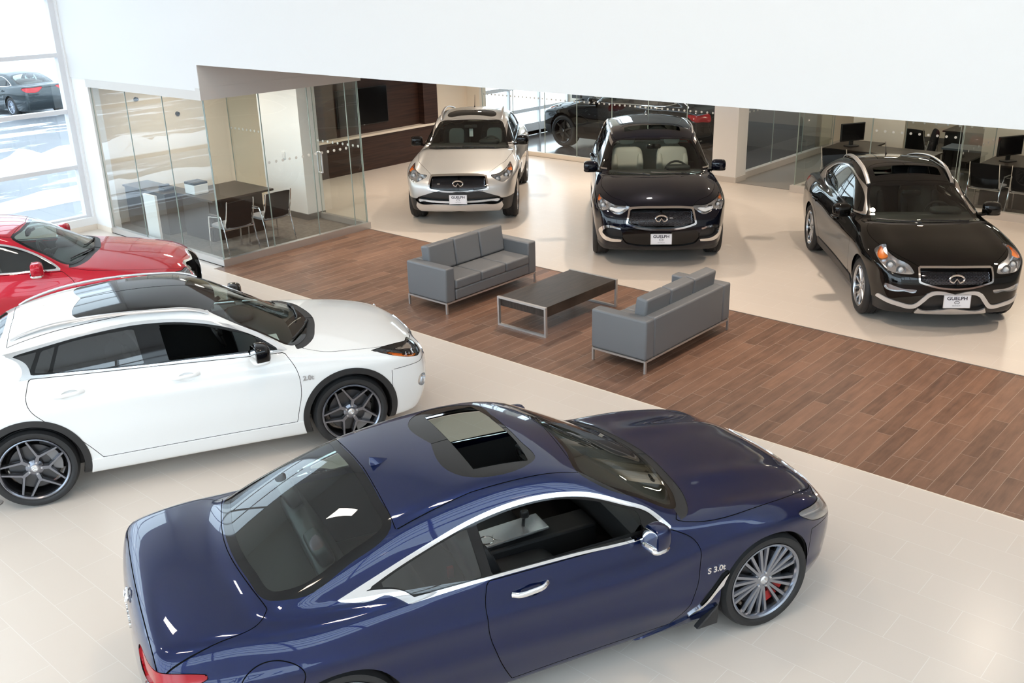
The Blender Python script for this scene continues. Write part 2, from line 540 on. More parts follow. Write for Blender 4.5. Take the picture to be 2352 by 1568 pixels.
# ---------------------------------------------------------------- materials
def lin(h):
    if isinstance(h, str):
        h = h.lstrip('#'); c = [int(h[i:i+2], 16)/255 for i in (0, 2, 4)]
        return tuple(v/12.92 if v <= .04045 else ((v+.055)/1.055)**2.4 for v in c)
    return tuple(h)
def mat(name, col, rough=.5, metal=0, coat=0, spec=.5, emit=0, coat_rough=.03, bump=None, noise=None):
    m = bpy.data.materials.new(name); m.use_nodes = True
    nt = m.node_tree; b = nt.nodes['Principled BSDF']; c = lin(col) + (1,)
    b.inputs['Base Color'].default_value = c; b.inputs['Roughness'].default_value = rough
    b.inputs['Metallic'].default_value = metal; b.inputs['Coat Weight'].default_value = coat
    b.inputs['Coat Roughness'].default_value = coat_rough; b.inputs['Specular IOR Level'].default_value = spec
    if emit: b.inputs['Emission Color'].default_value = c; b.inputs['Emission Strength'].default_value = emit
    if noise:
        tc = nt.nodes.new('ShaderNodeTexCoord'); nz = nt.nodes.new('ShaderNodeTexNoise')
        nz.inputs['Scale'].default_value = noise[0]; nz.inputs['Detail'].default_value = 4
        nt.links.new(tc.outputs['Object'], nz.inputs['Vector'])
        mx = nt.nodes.new('ShaderNodeMix'); mx.data_type = 'RGBA'
        mx.inputs[6].default_value = tuple(v*(1-noise[1]) for v in c[:3]) + (1,); mx.inputs[7].default_value = tuple(min(1, v*(1+noise[1])) for v in c[:3]) + (1,)
        nt.links.new(nz.outputs['Fac'], mx.inputs[0]); nt.links.new(mx.outputs[2], b.inputs['Base Color'])
        if bump:
            bp = nt.nodes.new('ShaderNodeBump'); bp.inputs['Strength'].default_value = bump; bp.inputs['Distance'].default_value = .002
            nt.links.new(nz.outputs['Fac'], bp.inputs['Height']); nt.links.new(bp.outputs[0], b.inputs['Normal'])
    return m
def glass(name, tint=(.9, .94, .92), f0=.05, gain=1.0, pw=5):
    m = bpy.data.materials.new(name); m.use_nodes = True; nt = m.node_tree
    for n in list(nt.nodes): nt.nodes.remove(n)
    N = nt.nodes.new; L = nt.links.new
    out = N('ShaderNodeOutputMaterial'); tr = N('ShaderNodeBsdfTransparent'); gl = N('ShaderNodeBsdfGlossy'); mx = N('ShaderNodeMixShader')
    tr.inputs[0].default_value = tuple(tint) + (1,); gl.inputs['Roughness'].default_value = 0.0; gl.inputs['Color'].default_value = (1, 1, 1, 1)
    lw = N('ShaderNodeLayerWeight'); lw.inputs[0].default_value = .5
    p = N('ShaderNodeMath'); p.operation = 'POWER'; p.inputs[1].default_value = pw
    k = N('ShaderNodeMath'); k.operation = 'MULTIPLY_ADD'; k.inputs[1].default_value = (1 - f0) * gain; k.inputs[2].default_value = f0; k.use_clamp = True
    L(lw.outputs['Facing'], p.inputs[0]); L(p.outputs[0], k.inputs[0]); L(k.outputs[0], mx.inputs[0])
    L(tr.outputs[0], mx.inputs[1]); L(gl.outputs[0], mx.inputs[2]); L(mx.outputs[0], out.inputs[0])
    return m
MT = {}
def build_materials():
    M = MT
    M['chrome'] = mat('chrome', (.82, .82, .83), .08, 1)
    M['satin'] = mat('satin metal', (.66, .66, .67), .3, .8)
    M['silver_trim'] = mat('silver painted trim', (.66, .66, .67), .28, .5)
    M['alu'] = mat('brushed aluminium', (.60, .585, .57), .35, .75)
    M['gloss_black'] = mat('gloss black', (.004, .004, .0045), .05, 0, 0, .4)
    M['plastic'] = mat('black plastic', (.018, .018, .019), .5)
    M['gap'] = mat('shut line black', (.004, .004, .004), .8, spec=.1)
    M['rubber'] = mat('tyre rubber', (.016, .016, .017), .62, bump=.25, noise=(60, .25))
    M['rim_dark'] = mat('graphite alloy', (.24, .25, .285), .25, .9)
    M['rim_grey'] = mat('grey alloy', (.33, .35, .40), .22, .95)
    M['rim_silver'] = mat('silver alloy', (.55, .56, .58), .25, .9)
    M['rim_black'] = mat('black alloy', (.015, .015, .017), .2, .5, .5)
    M['disc'] = mat('brake disc steel', (.10, .10, .105), .4, .9)
    M['caliper'] = mat('brake caliper', (.25, .25, .26), .4, .6)
    M['caliper_red'] = mat('red caliper', (.5, .02, .02), .35)
    M['car_glass'] = glass('car window glass', (.66, .74, .70), .055)
    M['side_glass'] = glass('tinted side glass', (.42, .48, .46), .08)
    M['privacy'] = glass('privacy glass', (.055, .06, .06), .10)
    M['lens'] = glass('clear lens', (.93, .94, .95), .05)
    M['housing'] = mat('lamp housing', (.62, .62, .63), .2, .75)
    M['housing_dark'] = mat('smoked lamp housing', (.06, .06, .065), .2, .7)
    M['amber'] = mat('amber lens', (.75, .20, .03), .15, 0, .6)
    M['red_lens'] = mat('red lamp lens', (.36, .006, .012), .12, 0, 0, .5)
    M['white_lens'] = mat('white lamp', (.80, .82, .84), .15, 0, .6)
    M['interior'] = mat('dark cabin trim', (.014, .014, .015), .65)
    M['interior_mid'] = mat('grey cabin trim', (.05, .05, .05), .6)
    M['leather_black'] = mat('black leather', (.016, .016, .017), .45)
    M['leather_light'] = mat('light leather', (.46, .45, .40), .5)
    M['headliner'] = mat('grey headliner', (.28, .27, .25), .9)
    M['red_trim'] = mat('red trim', (.45, .02, .03), .5)
    M['paper'] = mat('white paper', (.78, .78, .78), .7)
    M['plate'] = mat('white plate', (.80, .82, .88), .35)
    M['ink'] = mat('dark lettering', (.02, .02, .035), .5)
    M['white_part'] = mat('white plastic', (.80, .80, .79), .35)
def paint(name, col, metal=0.0, rough=.35, coat=1.0, flake=None):
    m = mat(name, col, rough, metal, coat, .0)
    m.node_tree.nodes['Principled BSDF'].inputs['Coat Roughness'].default_value = .015
    return m

# ---------------------------------------------------------------- the building
def node_floor(name, kind):
    m = bpy.data.materials.new(name); m.use_nodes = True; nt = m.node_tree; b = nt.nodes['Principled BSDF']; N = nt.nodes.new; L = nt.links.new
    tc = N('ShaderNodeTexCoord'); mp = N('ShaderNodeMapping'); L(tc.outputs['Object'], mp.inputs[0])
    br = N('ShaderNodeTexBrick'); L(mp.outputs[0], br.inputs['Vector'])
    br.inputs['Scale'].default_value = 1.0; br.inputs['Mortar Smooth'].default_value = .1
    if kind == 'tile':
        mp.inputs['Location'].default_value = (0, .06, 0)
        br.inputs['Brick Width'].default_value = .61; br.inputs['Row Height'].default_value = .305; br.inputs['Mortar Size'].default_value = .0024; br.offset = .5
        br.inputs['Color1'].default_value = (.68, .612, .55, 1); br.inputs['Color2'].default_value = (.695, .627, .565, 1); br.inputs['Mortar'].default_value = (.76, .715, .665, 1)
        b.inputs['Roughness'].default_value = .28; b.inputs['Specular IOR Level'].default_value = .36
        L(br.outputs['Color'], b.inputs['Base Color'])
    else:
        mp.inputs['Rotation'].default_value = (0, 0, PI/2)
        br.inputs['Brick Width'].default_value = .90; br.inputs['Row Height'].default_value = .15; br.inputs['Mortar Size'].default_value = .0018; br.offset = 0; br.offset_frequency = 2
        sp = N('ShaderNodeSeparateXYZ'); L(mp.outputs[0], sp.inputs[0])
        q1 = N('ShaderNodeMath'); q1.operation = 'DIVIDE'; L(sp.outputs['Y'], q1.inputs[0]); q1.inputs[1].default_value = .15
        q2 = N('ShaderNodeMath'); q2.operation = 'FLOOR'; L(q1.outputs[0], q2.inputs[0])
        wn = N('ShaderNodeTexWhiteNoise'); wn.noise_dimensions = '1D'; L(q2.outputs[0], wn.inputs['W'])
        q3 = N('ShaderNodeMath'); q3.operation = 'MULTIPLY_ADD'; L(wn.outputs['Value'], q3.inputs[0]); q3.inputs[1].default_value = .9; L(sp.outputs['X'], q3.inputs[2])
        cb_ = N('ShaderNodeCombineXYZ'); L(q3.outputs[0], cb_.inputs['X']); L(sp.outputs['Y'], cb_.inputs['Y']); L(cb_.outputs[0], br.inputs['Vector'])
        br.inputs['Color1'].default_value = (0, 0, 0, 1); br.inputs['Color2'].default_value = (1, 1, 1, 1); br.inputs['Mortar'].default_value = (.5, .5, .5, 1)
        st = N('ShaderNodeMapping'); L(tc.outputs['Object'], st.inputs[0]); st.inputs['Scale'].default_value = (22, 2.2, 1)
        ad = N('ShaderNodeVectorMath'); ad.operation = 'ADD'; L(st.outputs[0], ad.inputs[0]); 
        sc = N('ShaderNodeVectorMath'); sc.operation = 'SCALE'; L(br.outputs['Color'], sc.inputs[0]); sc.inputs['Scale'].default_value = 37; L(sc.outputs[0], ad.inputs[1])
        nz = N('ShaderNodeTexNoise'); L(ad.outputs[0], nz.inputs['Vector']); nz.inputs['Scale'].default_value = 1; nz.inputs['Detail'].default_value = 6; nz.inputs['Roughness'].default_value = .62
        n2 = N('ShaderNodeTexNoise'); L(tc.outputs['Object'], n2.inputs['Vector']); n2.inputs['Scale'].default_value = 5; n2.inputs['Detail'].default_value = 2
        m1 = N('ShaderNodeMix'); m1.data_type = 'RGBA'; m1.inputs[6].default_value = (.092, .048, .032, 1); m1.inputs[7].default_value = (.30, .162, .104, 1)
        sm = N('ShaderNodeMath'); sm.operation = 'MULTIPLY_ADD'; L(br.outputs['Color'], sm.inputs[0]); sm.inputs[1].default_value = .42; L(nz.outputs['Fac'], sm.inputs[2])
        s2 = N('ShaderNodeMath'); s2.operation = 'MULTIPLY_ADD'; L(n2.outputs['Fac'], s2.inputs[0]); s2.inputs[1].default_value = .35; L(sm.outputs[0], s2.inputs[2])
        s3 = N('ShaderNodeMath'); s3.operation = 'SUBTRACT'; L(s2.outputs[0], s3.inputs[0]); s3.inputs[1].default_value = .42; s3.use_clamp = True
        L(s3.outputs[0], m1.inputs[0])
        m2 = N('ShaderNodeMix'); m2.data_type = 'RGBA'; L(br.outputs['Fac'], m2.inputs[0]); L(m1.outputs[2], m2.inputs[6]); m2.inputs[7].default_value = (.42, .33, .265, 1)
        L(m2.outputs[2], b.inputs['Base Color']); b.inputs['Roughness'].default_value = .44
    return m
def wood_panel(name, c0, c1, sx, sy, sz, rough=.35):
    m = bpy.data.materials.new(name); m.use_nodes = True; nt = m.node_tree; b = nt.nodes['Principled BSDF']; N = nt.nodes.new; L = nt.links.new
    tc = N('ShaderNodeTexCoord'); mp = N('ShaderNodeMapping'); L(tc.outputs['Object'], mp.inputs[0]); mp.inputs['Scale'].default_value = (sx, sy, sz)
    nz = N('ShaderNodeTexNoise'); L(mp.outputs[0], nz.inputs['Vector']); nz.inputs['Scale'].default_value = 1; nz.inputs['Detail'].default_value = 6
    mx = N('ShaderNodeMix'); mx.data_type = 'RGBA'; mx.inputs[6].default_value = c0 + (1,); mx.inputs[7].default_value = c1 + (1,)
    cl = N('ShaderNodeMapRange'); cl.inputs[1].default_value = .32; cl.inputs[2].default_value = .68; L(nz.outputs['Fac'], cl.inputs[0]); L(cl.outputs[0], mx.inputs[0])
    L(mx.outputs[2], b.inputs['Base Color']); b.inputs['Roughness'].default_value = rough
    return m
def snow_ground(name):
    m = bpy.data.materials.new(name); m.use_nodes = True; nt = m.node_tree; b = nt.nodes['Principled BSDF']; N = nt.nodes.new; L = nt.links.new
    tc = N('ShaderNodeTexCoord'); mp = N('ShaderNodeMapping'); L(tc.outputs['Object'], mp.inputs[0]); mp.inputs['Rotation'].default_value = (0, 0, .1); mp.inputs['Scale'].default_value = (.42, .10, 1)
    nz = N('ShaderNodeTexNoise'); L(mp.outputs[0], nz.inputs['Vector']); nz.inputs['Scale'].default_value = 2.2; nz.inputs['Detail'].default_value = 9; nz.inputs['Roughness'].default_value = .68
    cl = N('ShaderNodeMapRange'); cl.inputs[1].default_value = .54; cl.inputs[2].default_value = .585; L(nz.outputs['Fac'], cl.inputs[0])
    n2 = N('ShaderNodeTexNoise'); L(tc.outputs['Object'], n2.inputs['Vector']); n2.inputs['Scale'].default_value = .7; n2.inputs['Detail'].default_value = 5
    a = N('ShaderNodeMix'); a.data_type = 'RGBA'; a.inputs[6].default_value = (.075, .08, .09, 1); a.inputs[7].default_value = (.16, .165, .18, 1); L(n2.outputs['Fac'], a.inputs[0])
    mx = N('ShaderNodeMix'); mx.data_type = 'RGBA'; L(cl.outputs[0], mx.inputs[0]); L(a.outputs[2], mx.inputs[6]); mx.inputs[7].default_value = (.72, .75, .80, 1)
    L(mx.outputs[2], b.inputs['Base Color']); b.inputs['Roughness'].default_value = .45
    return m
build_materials()
W_ = dict(
  white=mat('white wall paint', (.84, .84, .835), .6), hall=mat('hall wall paint', (.72, .70, .68), .6), beige=mat('warm wall paint', (.86, .78, .66), .7), soffit=mat('grey header paint', (.62, .58, .54), .6),
  ceil=mat('ceiling paint', (.80, .79, .77), .8), tile=node_floor('cream floor tile', 'tile'), planks=node_floor('wood look tile', 'planks'),
  carpet=mat('grey carpet', (.15, .135, .12), .95, noise=(14, .45), bump=.4), walnut=wood_panel('dark walnut panel', (.018, .0065, .004), (.052, .020, .012), 3, 1.2, 30, .5),
  black_tile=mat('dark bay floor', (.045, .045, .048), .12), glassp=glass('office glass', (.93, .965, .945), .055, pw=3.6), glass_edge=mat('glass edge green', (.36, .43, .40), .2, 0, .2),
  winglass=glass('facade glass', (.96, .98, .98), .04), frame=mat('white window frame', (.72, .72, .74), .45), desk=wood_panel('espresso desk top', (.017, .012, .010), (.036, .026, .021), 4, 20, 4, .35),
  espresso=mat('espresso laminate', (.012, .010, .009), .4), fabric=mat('black mesh fabric', (.009, .009, .010), .85, spec=.1), pad=mat('grey seat pad', (.22, .22, .23), .8),
  sofa=mat('grey leather', (.158, .166, .178), .42, noise=(160, .05), bump=.12), dot=mat('frosted dot', (.62, .64, .62), .6), screen=mat('black screen', (.006, .006, .007), .12),
  siding=None, asphalt=snow_ground('snowy asphalt'), snow=mat('snow', (.80, .83, .88), .6, noise=(3, .08), bump=.6), steel=mat('galvanised post', (.55, .58, .62), .4, .6), base=mat('grey base', (.16, .15, .14), .6),
  ledge=mat('pale ledge', (.80, .72, .62), .4), grout=mat('threshold strip', (.50, .46, .42), .5))
W_['alu'] = MT['alu']
def struct(name, mb, m, parent=None, smooth=False, bevel=0):
    o = obj(name, mb, m, parent, smooth=smooth, bevel=bevel)
    if parent is None: o['kind'] = 'structure'
    return o
B = lambda *a: MB().box(*a)
ZB = 2.96      # underside of the bulkhead
# floor: one slab with the inlaid wood-look strip, carpeted offices
struct('floor_front', B(-4.0, -14, -.2, 16, -.13, 0), W_['tile'])
struct('floor_left', B(-4.0, -.13, -.2, -.10, .02, 0), W_['tile'])
struct('floor_strip', B(-.04, -.13, -.2, 16, 2.88, 0), W_['planks'])
struct('floor_back', B(-4.4, 2.88, -.2, 16, 9.72, 0), W_['tile'])
struct('floor_office', B(-4.0, .02, -.2, -.04, 2.88, .012), W_['carpet'])
struct('floor_delivery', B(-4.3, 9.72, -.2, 2.95, 14, -.001), W_['black_tile'])
struct('floor_offices', B(2.95, 9.72, -.2, 16, 20, .002), W_['carpet'])
struct('floor_corridor', B(3.10, 9.725, -.1, 4.40, 16.3, .006), mat('corridor tile', (.30, .285, .265), .5))
struct('trim_strip_near', B(-.04, -.142, -.01, 16, -.128, .004), W_['ledge'])
struct('trim_strip_far', B(-.04, 2.876, -.01, 16, 2.888, .004), W_['base'])
# tall hall walls
struct('wall_bulkhead', MB().prism([(-4.1, 2.60), (-.03, 2.60), (-.03, ZB), (16, ZB), (16, 8.8), (-4.1, 8.8)], 0.0, .30, 'y'), W_['hall'])
struct('ceiling_back', B(-4.4, .30, ZB, 16, 9.9, ZB + .2), W_['ceil'])
struct('ceiling_delivery', B(-4.4, 9.9, 4.2, 2.95, 13.8, 4.4), W_['ceil'])
struct('ceiling_offices', B(2.95, 9.9, ZB - .2, 16, 20, ZB), W_['ceil'])
struct('ceiling_hall', B(-4.3, -14, 8.8, 16.2, .3, 9.0), W_['ceil'])
struct('wall_right', MB().box(16, -14, 0, 16.2, 20, 4.3).box(16, -14, 8.3, 16.2, 20, 8.8).box(16, 0, 4.3, 16.2, 20, 8.3), W_['white'])
wf = MB()
for z in (4.34, 5.1, 5.9, 6.7, 7.5, 8.26): wf.box(16.02, -14, z - .04, 16.14, 0, z + .04)
for k in range(6): wf.box(16.0, -14 + k*2.78, 4.3, 16.15, -13.9 + k*2.78, 8.3)
w4 = struct('window_4', wf, W_['frame'])
obj('window_pane', B(16.09, -14, 4.3, 16.096, 0, 8.3), glass('upper facade glass', (.96, .98, .98), .04), w4, smooth=False)
# glazed left wall: piers, sill, frame, panes
YW = -.02
struct('wall_left', MB().box(-4.3, -14, 0, -4.0, YW, .22).box(-4.3, -14, 6.2, -4.0, .3, 8.8).box(-4.3, YW, 0, -4.0, .3, 8.8).box(-4.3, -14, .22, -4.0, -13.2, 6.2), W_['white'])
struct('baseboard_left', MB().box(-4.0, -13.9, 0, -3.985, .04, .09).box(-3.98, .006, 0, -3.475, .02, .09), W_['ledge'])
struct('wall_pier', B(-4.0, .02, 0, -3.47, .20, 2.60), W_['white'])
wf = MB()
zs_ = [.22, 1.10, 2.04, 2.96, 3.88, 5.0, 6.2]
for z in zs_: wf.box(-4.20, -13.2, z - .035, -4.08, YW, z + .035)
for y in (YW - .04, -2.6, -5.2, -7.8, -10.4, -13.16): wf.box(-4.21, y - .05, .22, -4.07, y + .04, 6.2)
w1 = struct('window_1', wf, W_['frame'])
obj('window_pane', B(-4.15, -13.2, .22, -4.144, YW, 6.2), W_['winglass'], w1, smooth=False)
# glazed front facade behind the camera
wf = MB()
for z in (.1, 1.1, 2.1, 3.1, 4.4, 5.6, 6.6): wf.box(-4.2, -14.1, z - .04, 16, -13.98, z + .04)
for k in range(9): wf.box(-4.1 + k*2.5 - .05, -14.12, 0, -4.1 + k*2.5 + .05, -13.96, 6.6)
w2 = struct('window_2', wf, W_['frame'])
obj('window_pane', B(-4.2, -14.05, .1, 16, -14.044, 6.6), W_['winglass'], w2, smooth=False)
struct('wall_front', MB().box(-4.3, -14.2, 6.6, 16.2, -14, 8.8), W_['white'])
# ---- corner office
struct('trim_plinth_office', MB().box(-3.47, .02, 0, -.12, .10, .11).box(-.12, .02, 0, -.03, 2.93, .11).box(-1.30, 2.85, 0, -.12, 2.93, .11), W_['alu'])
struct('trim_header_office', MB().box(-3.47, -.005, 2.47, -.14, .12, 2.60).box(-.14, -.005, 2.47, -.02, 2.94, 2.64).box(-4.0, 2.84, 2.47, -.14, 2.94, 2.64), W_['soffit'])
struct('wall_header_office', MB().box(-.13, .004, 2.64, -.024, 2.93, ZB).box(-4.0, 2.842, 2.64, -.13, 2.938, ZB), W_['soffit'])
struct('ceiling_office', B(-4.0, .12, 2.62, -.14, 2.84, 2.66), W_['ceil'])
struct('wall_office_back', MB().box(-4.3, .2, 0, -4.0, 2.95, ZB), W_['beige'])
struct('column_office', B(-2.55, 2.62, 0, -1.36, 3.0, ZB), W_['white'])
struct('baseboard_office', MB().box(-2.565, 2.605, 0, -1.345, 3.0, .12), W_['base'])
def pane(name, a, b, z0, z1, label, group, t=.012, cat='glass panel', edge=True, dots=None, zdot=1.42, dotgap=.125, parent=None):
    """Frameless glass sheet standing on the plinth from a to b (xy)."""
    a = np.array(a); b = np.array(b); d = (b - a)/np.linalg.norm(b - a); n = np.array([-d[1], d[0]])
    p = [a + n*t/2, b + n*t/2, b - n*t/2, a - n*t/2]
    root = thing(name, label, cat, ((a[0] + b[0])/2, (a[1] + b[1])/2, z0), 0, group) if parent is None else parent
    off = np.array([(a[0] + b[0])/2, (a[1] + b[1])/2, z0]) if parent is None else np.zeros(3)
    def loc(mb): mb.v = [tuple(np.array(v) - off) for v in mb.v]; return mb
    V = [(a[0], a[1], z0), (b[0], b[1], z0), (b[0], b[1], z1), (a[0], a[1], z1)]
    obj('glass_sheet', loc(MB().add(V, [(0, 1, 2, 3)])), W_['glassp'], root, smooth=False)
    for q in (a, b):
        e = MB().box(-.004, -t/2, z0, .004, t/2, z1)
        R = np.array([[d[0], n[0], 0], [d[1], n[1], 0], [0, 0, 1]]); k = np.array(e.v[-8:]); e.v[-8:] = [tuple(R @ v + np.array([q[0], q[1], 0])) for v in k]
        obj('glass_edge', loc(e), W_['glass_edge'], root, smooth=False)
    if dots:
        L = np.linalg.norm(b - a); m = max(1, int(L/dotgap))
        for k in range(m):
            s = (k + .5)*L/m; c = a + d*s
            mb = MB().tube([(c[0] - n[0]*.004, c[1] - n[1]*.004, zdot), (c[0] + n[0]*.004, c[1] + n[1]*.004, zdot)], .022, 14)
            obj('marker_dot', loc(mb), W_['dot'], root)
    return root
G1 = 'glass panels of the corner office front'; G2 = 'glass panels of the corner office side'
for i, (y0, y1) in enumerate(((.06, .985), (.99, 1.875), (2.635, 2.90))):
    pane('glass_panel', (-.075, y0), (-.075, y1), .11, 2.49, ['corner office front glass panel beside the near glass corner', 'corner office front glass panel left of the handled door', 'narrow corner office front glass panel right of the handled door'][i], G1, dots=(i == 1))
dr = pane('glass_door', (-.075, 1.88), (-.075, 2.63), .12, 2.49, 'frameless glass door with steel pull handle in the corner office front', None, cat='door', dots=True)
hl = MB()
for s in (-1, 1):
    y = -.24; x = s*.05; hl.tube([(s*.004, y, 1.04), (x, y, 1.045), (x, y, 1.10), (x, y, 1.29), (x, y, 1.345), (s*.004, y, 1.35)] if False else cr([(s*.006, y, .99, 'c'), (x, y, .99, 'c'), (x, y, 1.32, 'c'), (s*.006, y, 1.32, 'c')], False, 3), .014, 8)
obj('door_handle', hl, W_['alu'], dr)
for i, (x0, x1) in enumerate(((-3.46, -2.34), (-2.335, -1.22), (-1.215, -.095))):
    pane('glass_panel', (x0, .06), (x1, .06), .11, 2.48, ['corner office side glass panel next to the white pier', 'middle glass panel of the corner office side', 'corner office side glass panel meeting the glass corner'][i], G2)
pane('glass_panel', (-1.30, 2.89), (-.09, 2.89), .11, 2.49, 'glass panel of the corner office far side right of its white column', None, dots=True, zdot=1.40)
pane('glass_panel', (-3.95, 2.89), (-2.57, 2.89), .11, 2.49, 'glass panel of the corner office far side behind the desk', None, dots=True, zdot=1.40)
sw = thing('light_switch', 'white switch plate on the white office column', 'switch', (-1.9, 2.605, 1.12))
obj('plate', B(-.04, -.008, -.06, .04, .012, .06), MT['white_part'], sw, bevel=.004); obj('rocker', B(-.014, -.014, -.03, .014, -.008, .03), MT['paper'], sw)
so = thing('wall_socket', 'white socket plate low on the white office column', 'socket', (-1.9, 2.605, .42))
obj('plate', B(-.04, -.008, -.06, .04, .012, .06), MT['white_part'], so, bevel=.004)
for z in (-.025, .025): obj('outlet', B(-.012, -.012, z - .012, .012, -.008, z + .012), MT['paper'], so)
# office furniture
def guest_chair(x, y, rz, label, group):
    r = thing('guest_chair', label, 'chair', (x, y, 0), rz, group)     # front faces +x
    R = rotm('y', -.16)
    bk = MB(); n = 7
    V = []; F = []
    for j in range(n):
        t = j/(n-1); z = .46 + .42*t
        for i in range(9):
            u = i/8*2 - 1; xx = -.24 - .09*t + .05*u*u; V.append((xx, u*.235*(1 - .06*(1 - t)), z - .02*u*u*t)); 
        for i in range(9):
            u = 1 - i/8*2; xx = -.27 - .09*t + .05*u*u; V.append((xx, u*.235*(1 - .06*(1 - t)), z - .02*u*u*t))
    m = 18
    for j in range(n - 1):
        for i in range(m): F.append((j*m+i, j*m+(i+1) % m, (j+1)*m+(i+1) % m, (j+1)*m+i))
    F += [tuple(range(m))[::-1], tuple((n-1)*m + i for i in range(m))]
    obj('backrest', bk.add(V, F), W_['fabric'], r)
    obj('seat', MB().sell((0, 0, .45), (.25, .245, .035), .5, .35), W_['pad'], r)
    for s in (-1, 1):
        fr = MB().tube(cr([(.22, s*.28, .0), (.20, s*.28, .30), (.17, s*.28, .60, 'c'), (-.16, s*.28, .64, 'c'), (-.20, s*.27, .50), (-.30, s*.28, 0)], False, 5), .011, 8)
        obj('leg', fr, MT['chrome'], r)
        obj('armrest', MB().sell((-.0, s*.28, .645), (.15, .022, .012), .5, .5), W_['espresso'], r)
        obj('back_rail', MB().tube(cr([(-.20, s*.25, .45), (-.26, s*.245, .60), (-.33, s*.24, .89)], False, 5), .009, 8), MT['chrome'], r)
    obj('seat_rail', MB().tube([(-.2, -.27, .42), (-.2, .27, .42)], .009, 8).tube([(.19, -.27, .42), (.19, .27, .42)], .009, 8), MT['chrome'], r)
    return r
guest_chair(-.66, .62, PI, 'black mesh guest chair by the glass corner, nearer the window side', 'guest chairs in the corner office')
guest_chair(-.70, 1.36, PI, 'black mesh guest chair nearer the glass door of the corner office', 'guest chairs in the corner office')
dk = thing('office_desk', 'dark espresso desk behind the two guest chairs in the glass office', 'desk', (-1.75, 1.25, .012))
obj('desk_top', B(-.58, -.60, .70, .57, .58, .735), W_['desk'], dk, smooth=False, bevel=.004)
obj('modesty_panel', B(.30, -.50, 0, .33, .50, .70), W_['espresso'], dk, smooth=False)
obj('desk_end', B(-.50, -.52, 0, .30, -.49, .70), W_['espresso'], dk, smooth=False); obj('desk_end', B(-.50, .47, 0, .30, .50, .70), W_['espresso'], dk, smooth=False)
cr_ = thing('credenza', 'low espresso credenza under the office window seen through the side glass', 'cabinet', (-3.2, .75, .012))
obj('cabinet_body', B(-.6, -.22, 0, .75, .22, .68), W_['espresso'], cr_, smooth=False); obj('cabinet_top', B(-.63, -.24, .68, .78, .24, .71), W_['desk'], cr_, smooth=False)
pnl = tag(struct('white_panel', B(-2.55, .20, .02, -2.17, .24, .78), W_['white']), 'white upright panel standing inside the office side glass', 'panel', kind='thing')
pr = thing('printer', 'small black and white printer at the end of the office desk', 'printer', (-1.95, .85, .747))
obj('printer_body', B(-.15, -.13, 0, .15, .13, .16), MT['white_part'], pr, bevel=.01); obj('printer_lid', B(-.15, -.13, .16, .15, .13, .20), MT['plastic'], pr, bevel=.008)
ph = thing('desk_phone', 'dark desk phone on the credenza behind the side glass', 'phone', (-2.75, .75, .722))
obj('phone_base', B(-.09, -.10, 0, .09, .10, .05), MT['plastic'], ph, bevel=.008); obj('phone_handset', B(-.10, -.09, .05, -.04, .09, .085), MT['plastic'], ph, bevel=.01)
for i, (x, y, z) in enumerate(((-3.985, 1.10, 2.12), (-3.985, 1.86, 1.78))):
    cm = thing('door_stop' if False else 'wall_bumper', ['round black bumper high on the beige office wall', 'round black bumper lower on the beige office wall'][i], 'wall bumper', (x, y, z))
    obj('bumper_disc', MB().lathe([(0, .0), (.03, .02), (.03, .035), (-.02, .04)], 20, 'x'), MT['plastic'], cm)
# ---- walnut feature wall with ledge and television
struct('wall_walnut', MB().box(-4.45, 4.75, 0, -4.07, 8.56, .74).box(-4.45, 4.75, .74, -4.25, 8.56, ZB).box(-4.25, 8.12, .78, -4.07, 8.56, ZB), W_['walnut'])
lg = thing('wall_ledge', 'pale long ledge running along the dark walnut wall', 'ledge', (-4.16, 5.5, .74))
obj('ledge_board', B(-.10, -.75, 0, .12, 3.06, .045), W_['ledge'], lg, smooth=False)
tv = thing('television', 'flat black television mounted on the walnut wall', 'television', (-4.25, 6.42, 1.37))
obj('tv_body', B(0, -.72, -.40, .05, .72, .40), MT['plastic'], tv, smooth=False, bevel=.006); obj('tv_screen', B(.05, -.705, -.385, .053, .705, .388), W_['screen'], tv, smooth=False)
obj('tv_logo', B(.053, -.02, -.395, .055, .02, -.388), MT['satin'], tv, smooth=False)
struct('wall_back_left', MB().box(-4.45, 2.95, 0, -4.0, 4.75, ZB).box(-4.4, 8.56, 0, -4.25, 9.72, ZB).box(-4.4, 9.72, 0, -3.82, 9.95, ZB), W_['beige'])
struct('wall_bay_left', B(-4.4, 9.95, 3.1, -4.2, 13.6, 4.2), W_['beige'])
# ---- delivery bay behind glass
struct('trim_plinth_bay', MB().box(-3.82, 9.74, 0, 2.62, 9.84, .10), W_['ledge'])
xs_b = [-3.80, -2.81, -1.84, -.91, .05, .99, 1.94, 2.60]
for i in range(7):
    pane('glass_panel', (xs_b[i] + .004, 9.79), (xs_b[i+1] - .004, 9.79), .10, 2.95, ['bay glass panel beside the beige wall end, before the bright overhead door', 'second bay glass panel from the beige wall, showing only the overhead door', 'bay glass panel in front of the black bay car bonnet and front wheel', 'bay glass panel behind the windshield side of the dark navy car', 'bay glass panel straight behind the roof of the dark navy car', 'bay glass panel in front of the red tail lamp of the bay car', 'narrow bay glass panel touching the white column'][i], 'glass panels of the delivery bay', dots=True, zdot=1.32, dotgap=.12)
struct('column_back', B(2.62, 9.70, 0, 3.16, 10.1, ZB), W_['white']); struct('baseboard_column', B(2.605, 9.685, 0, 3.175, 10.1, .11), W_['soffit'])
struct('wall_bay_back', B(-4.3, 13.6, 0, -3.15, 13.8, 4.2), W_['beige'])
struct('wall_bay_dark', MB().box(-2.35, 13.6, 0, 2.98, 13.8, 4.2).box(-3.15, 13.6, 3.2, -2.35, 13.8, 4.2), W_['base'])
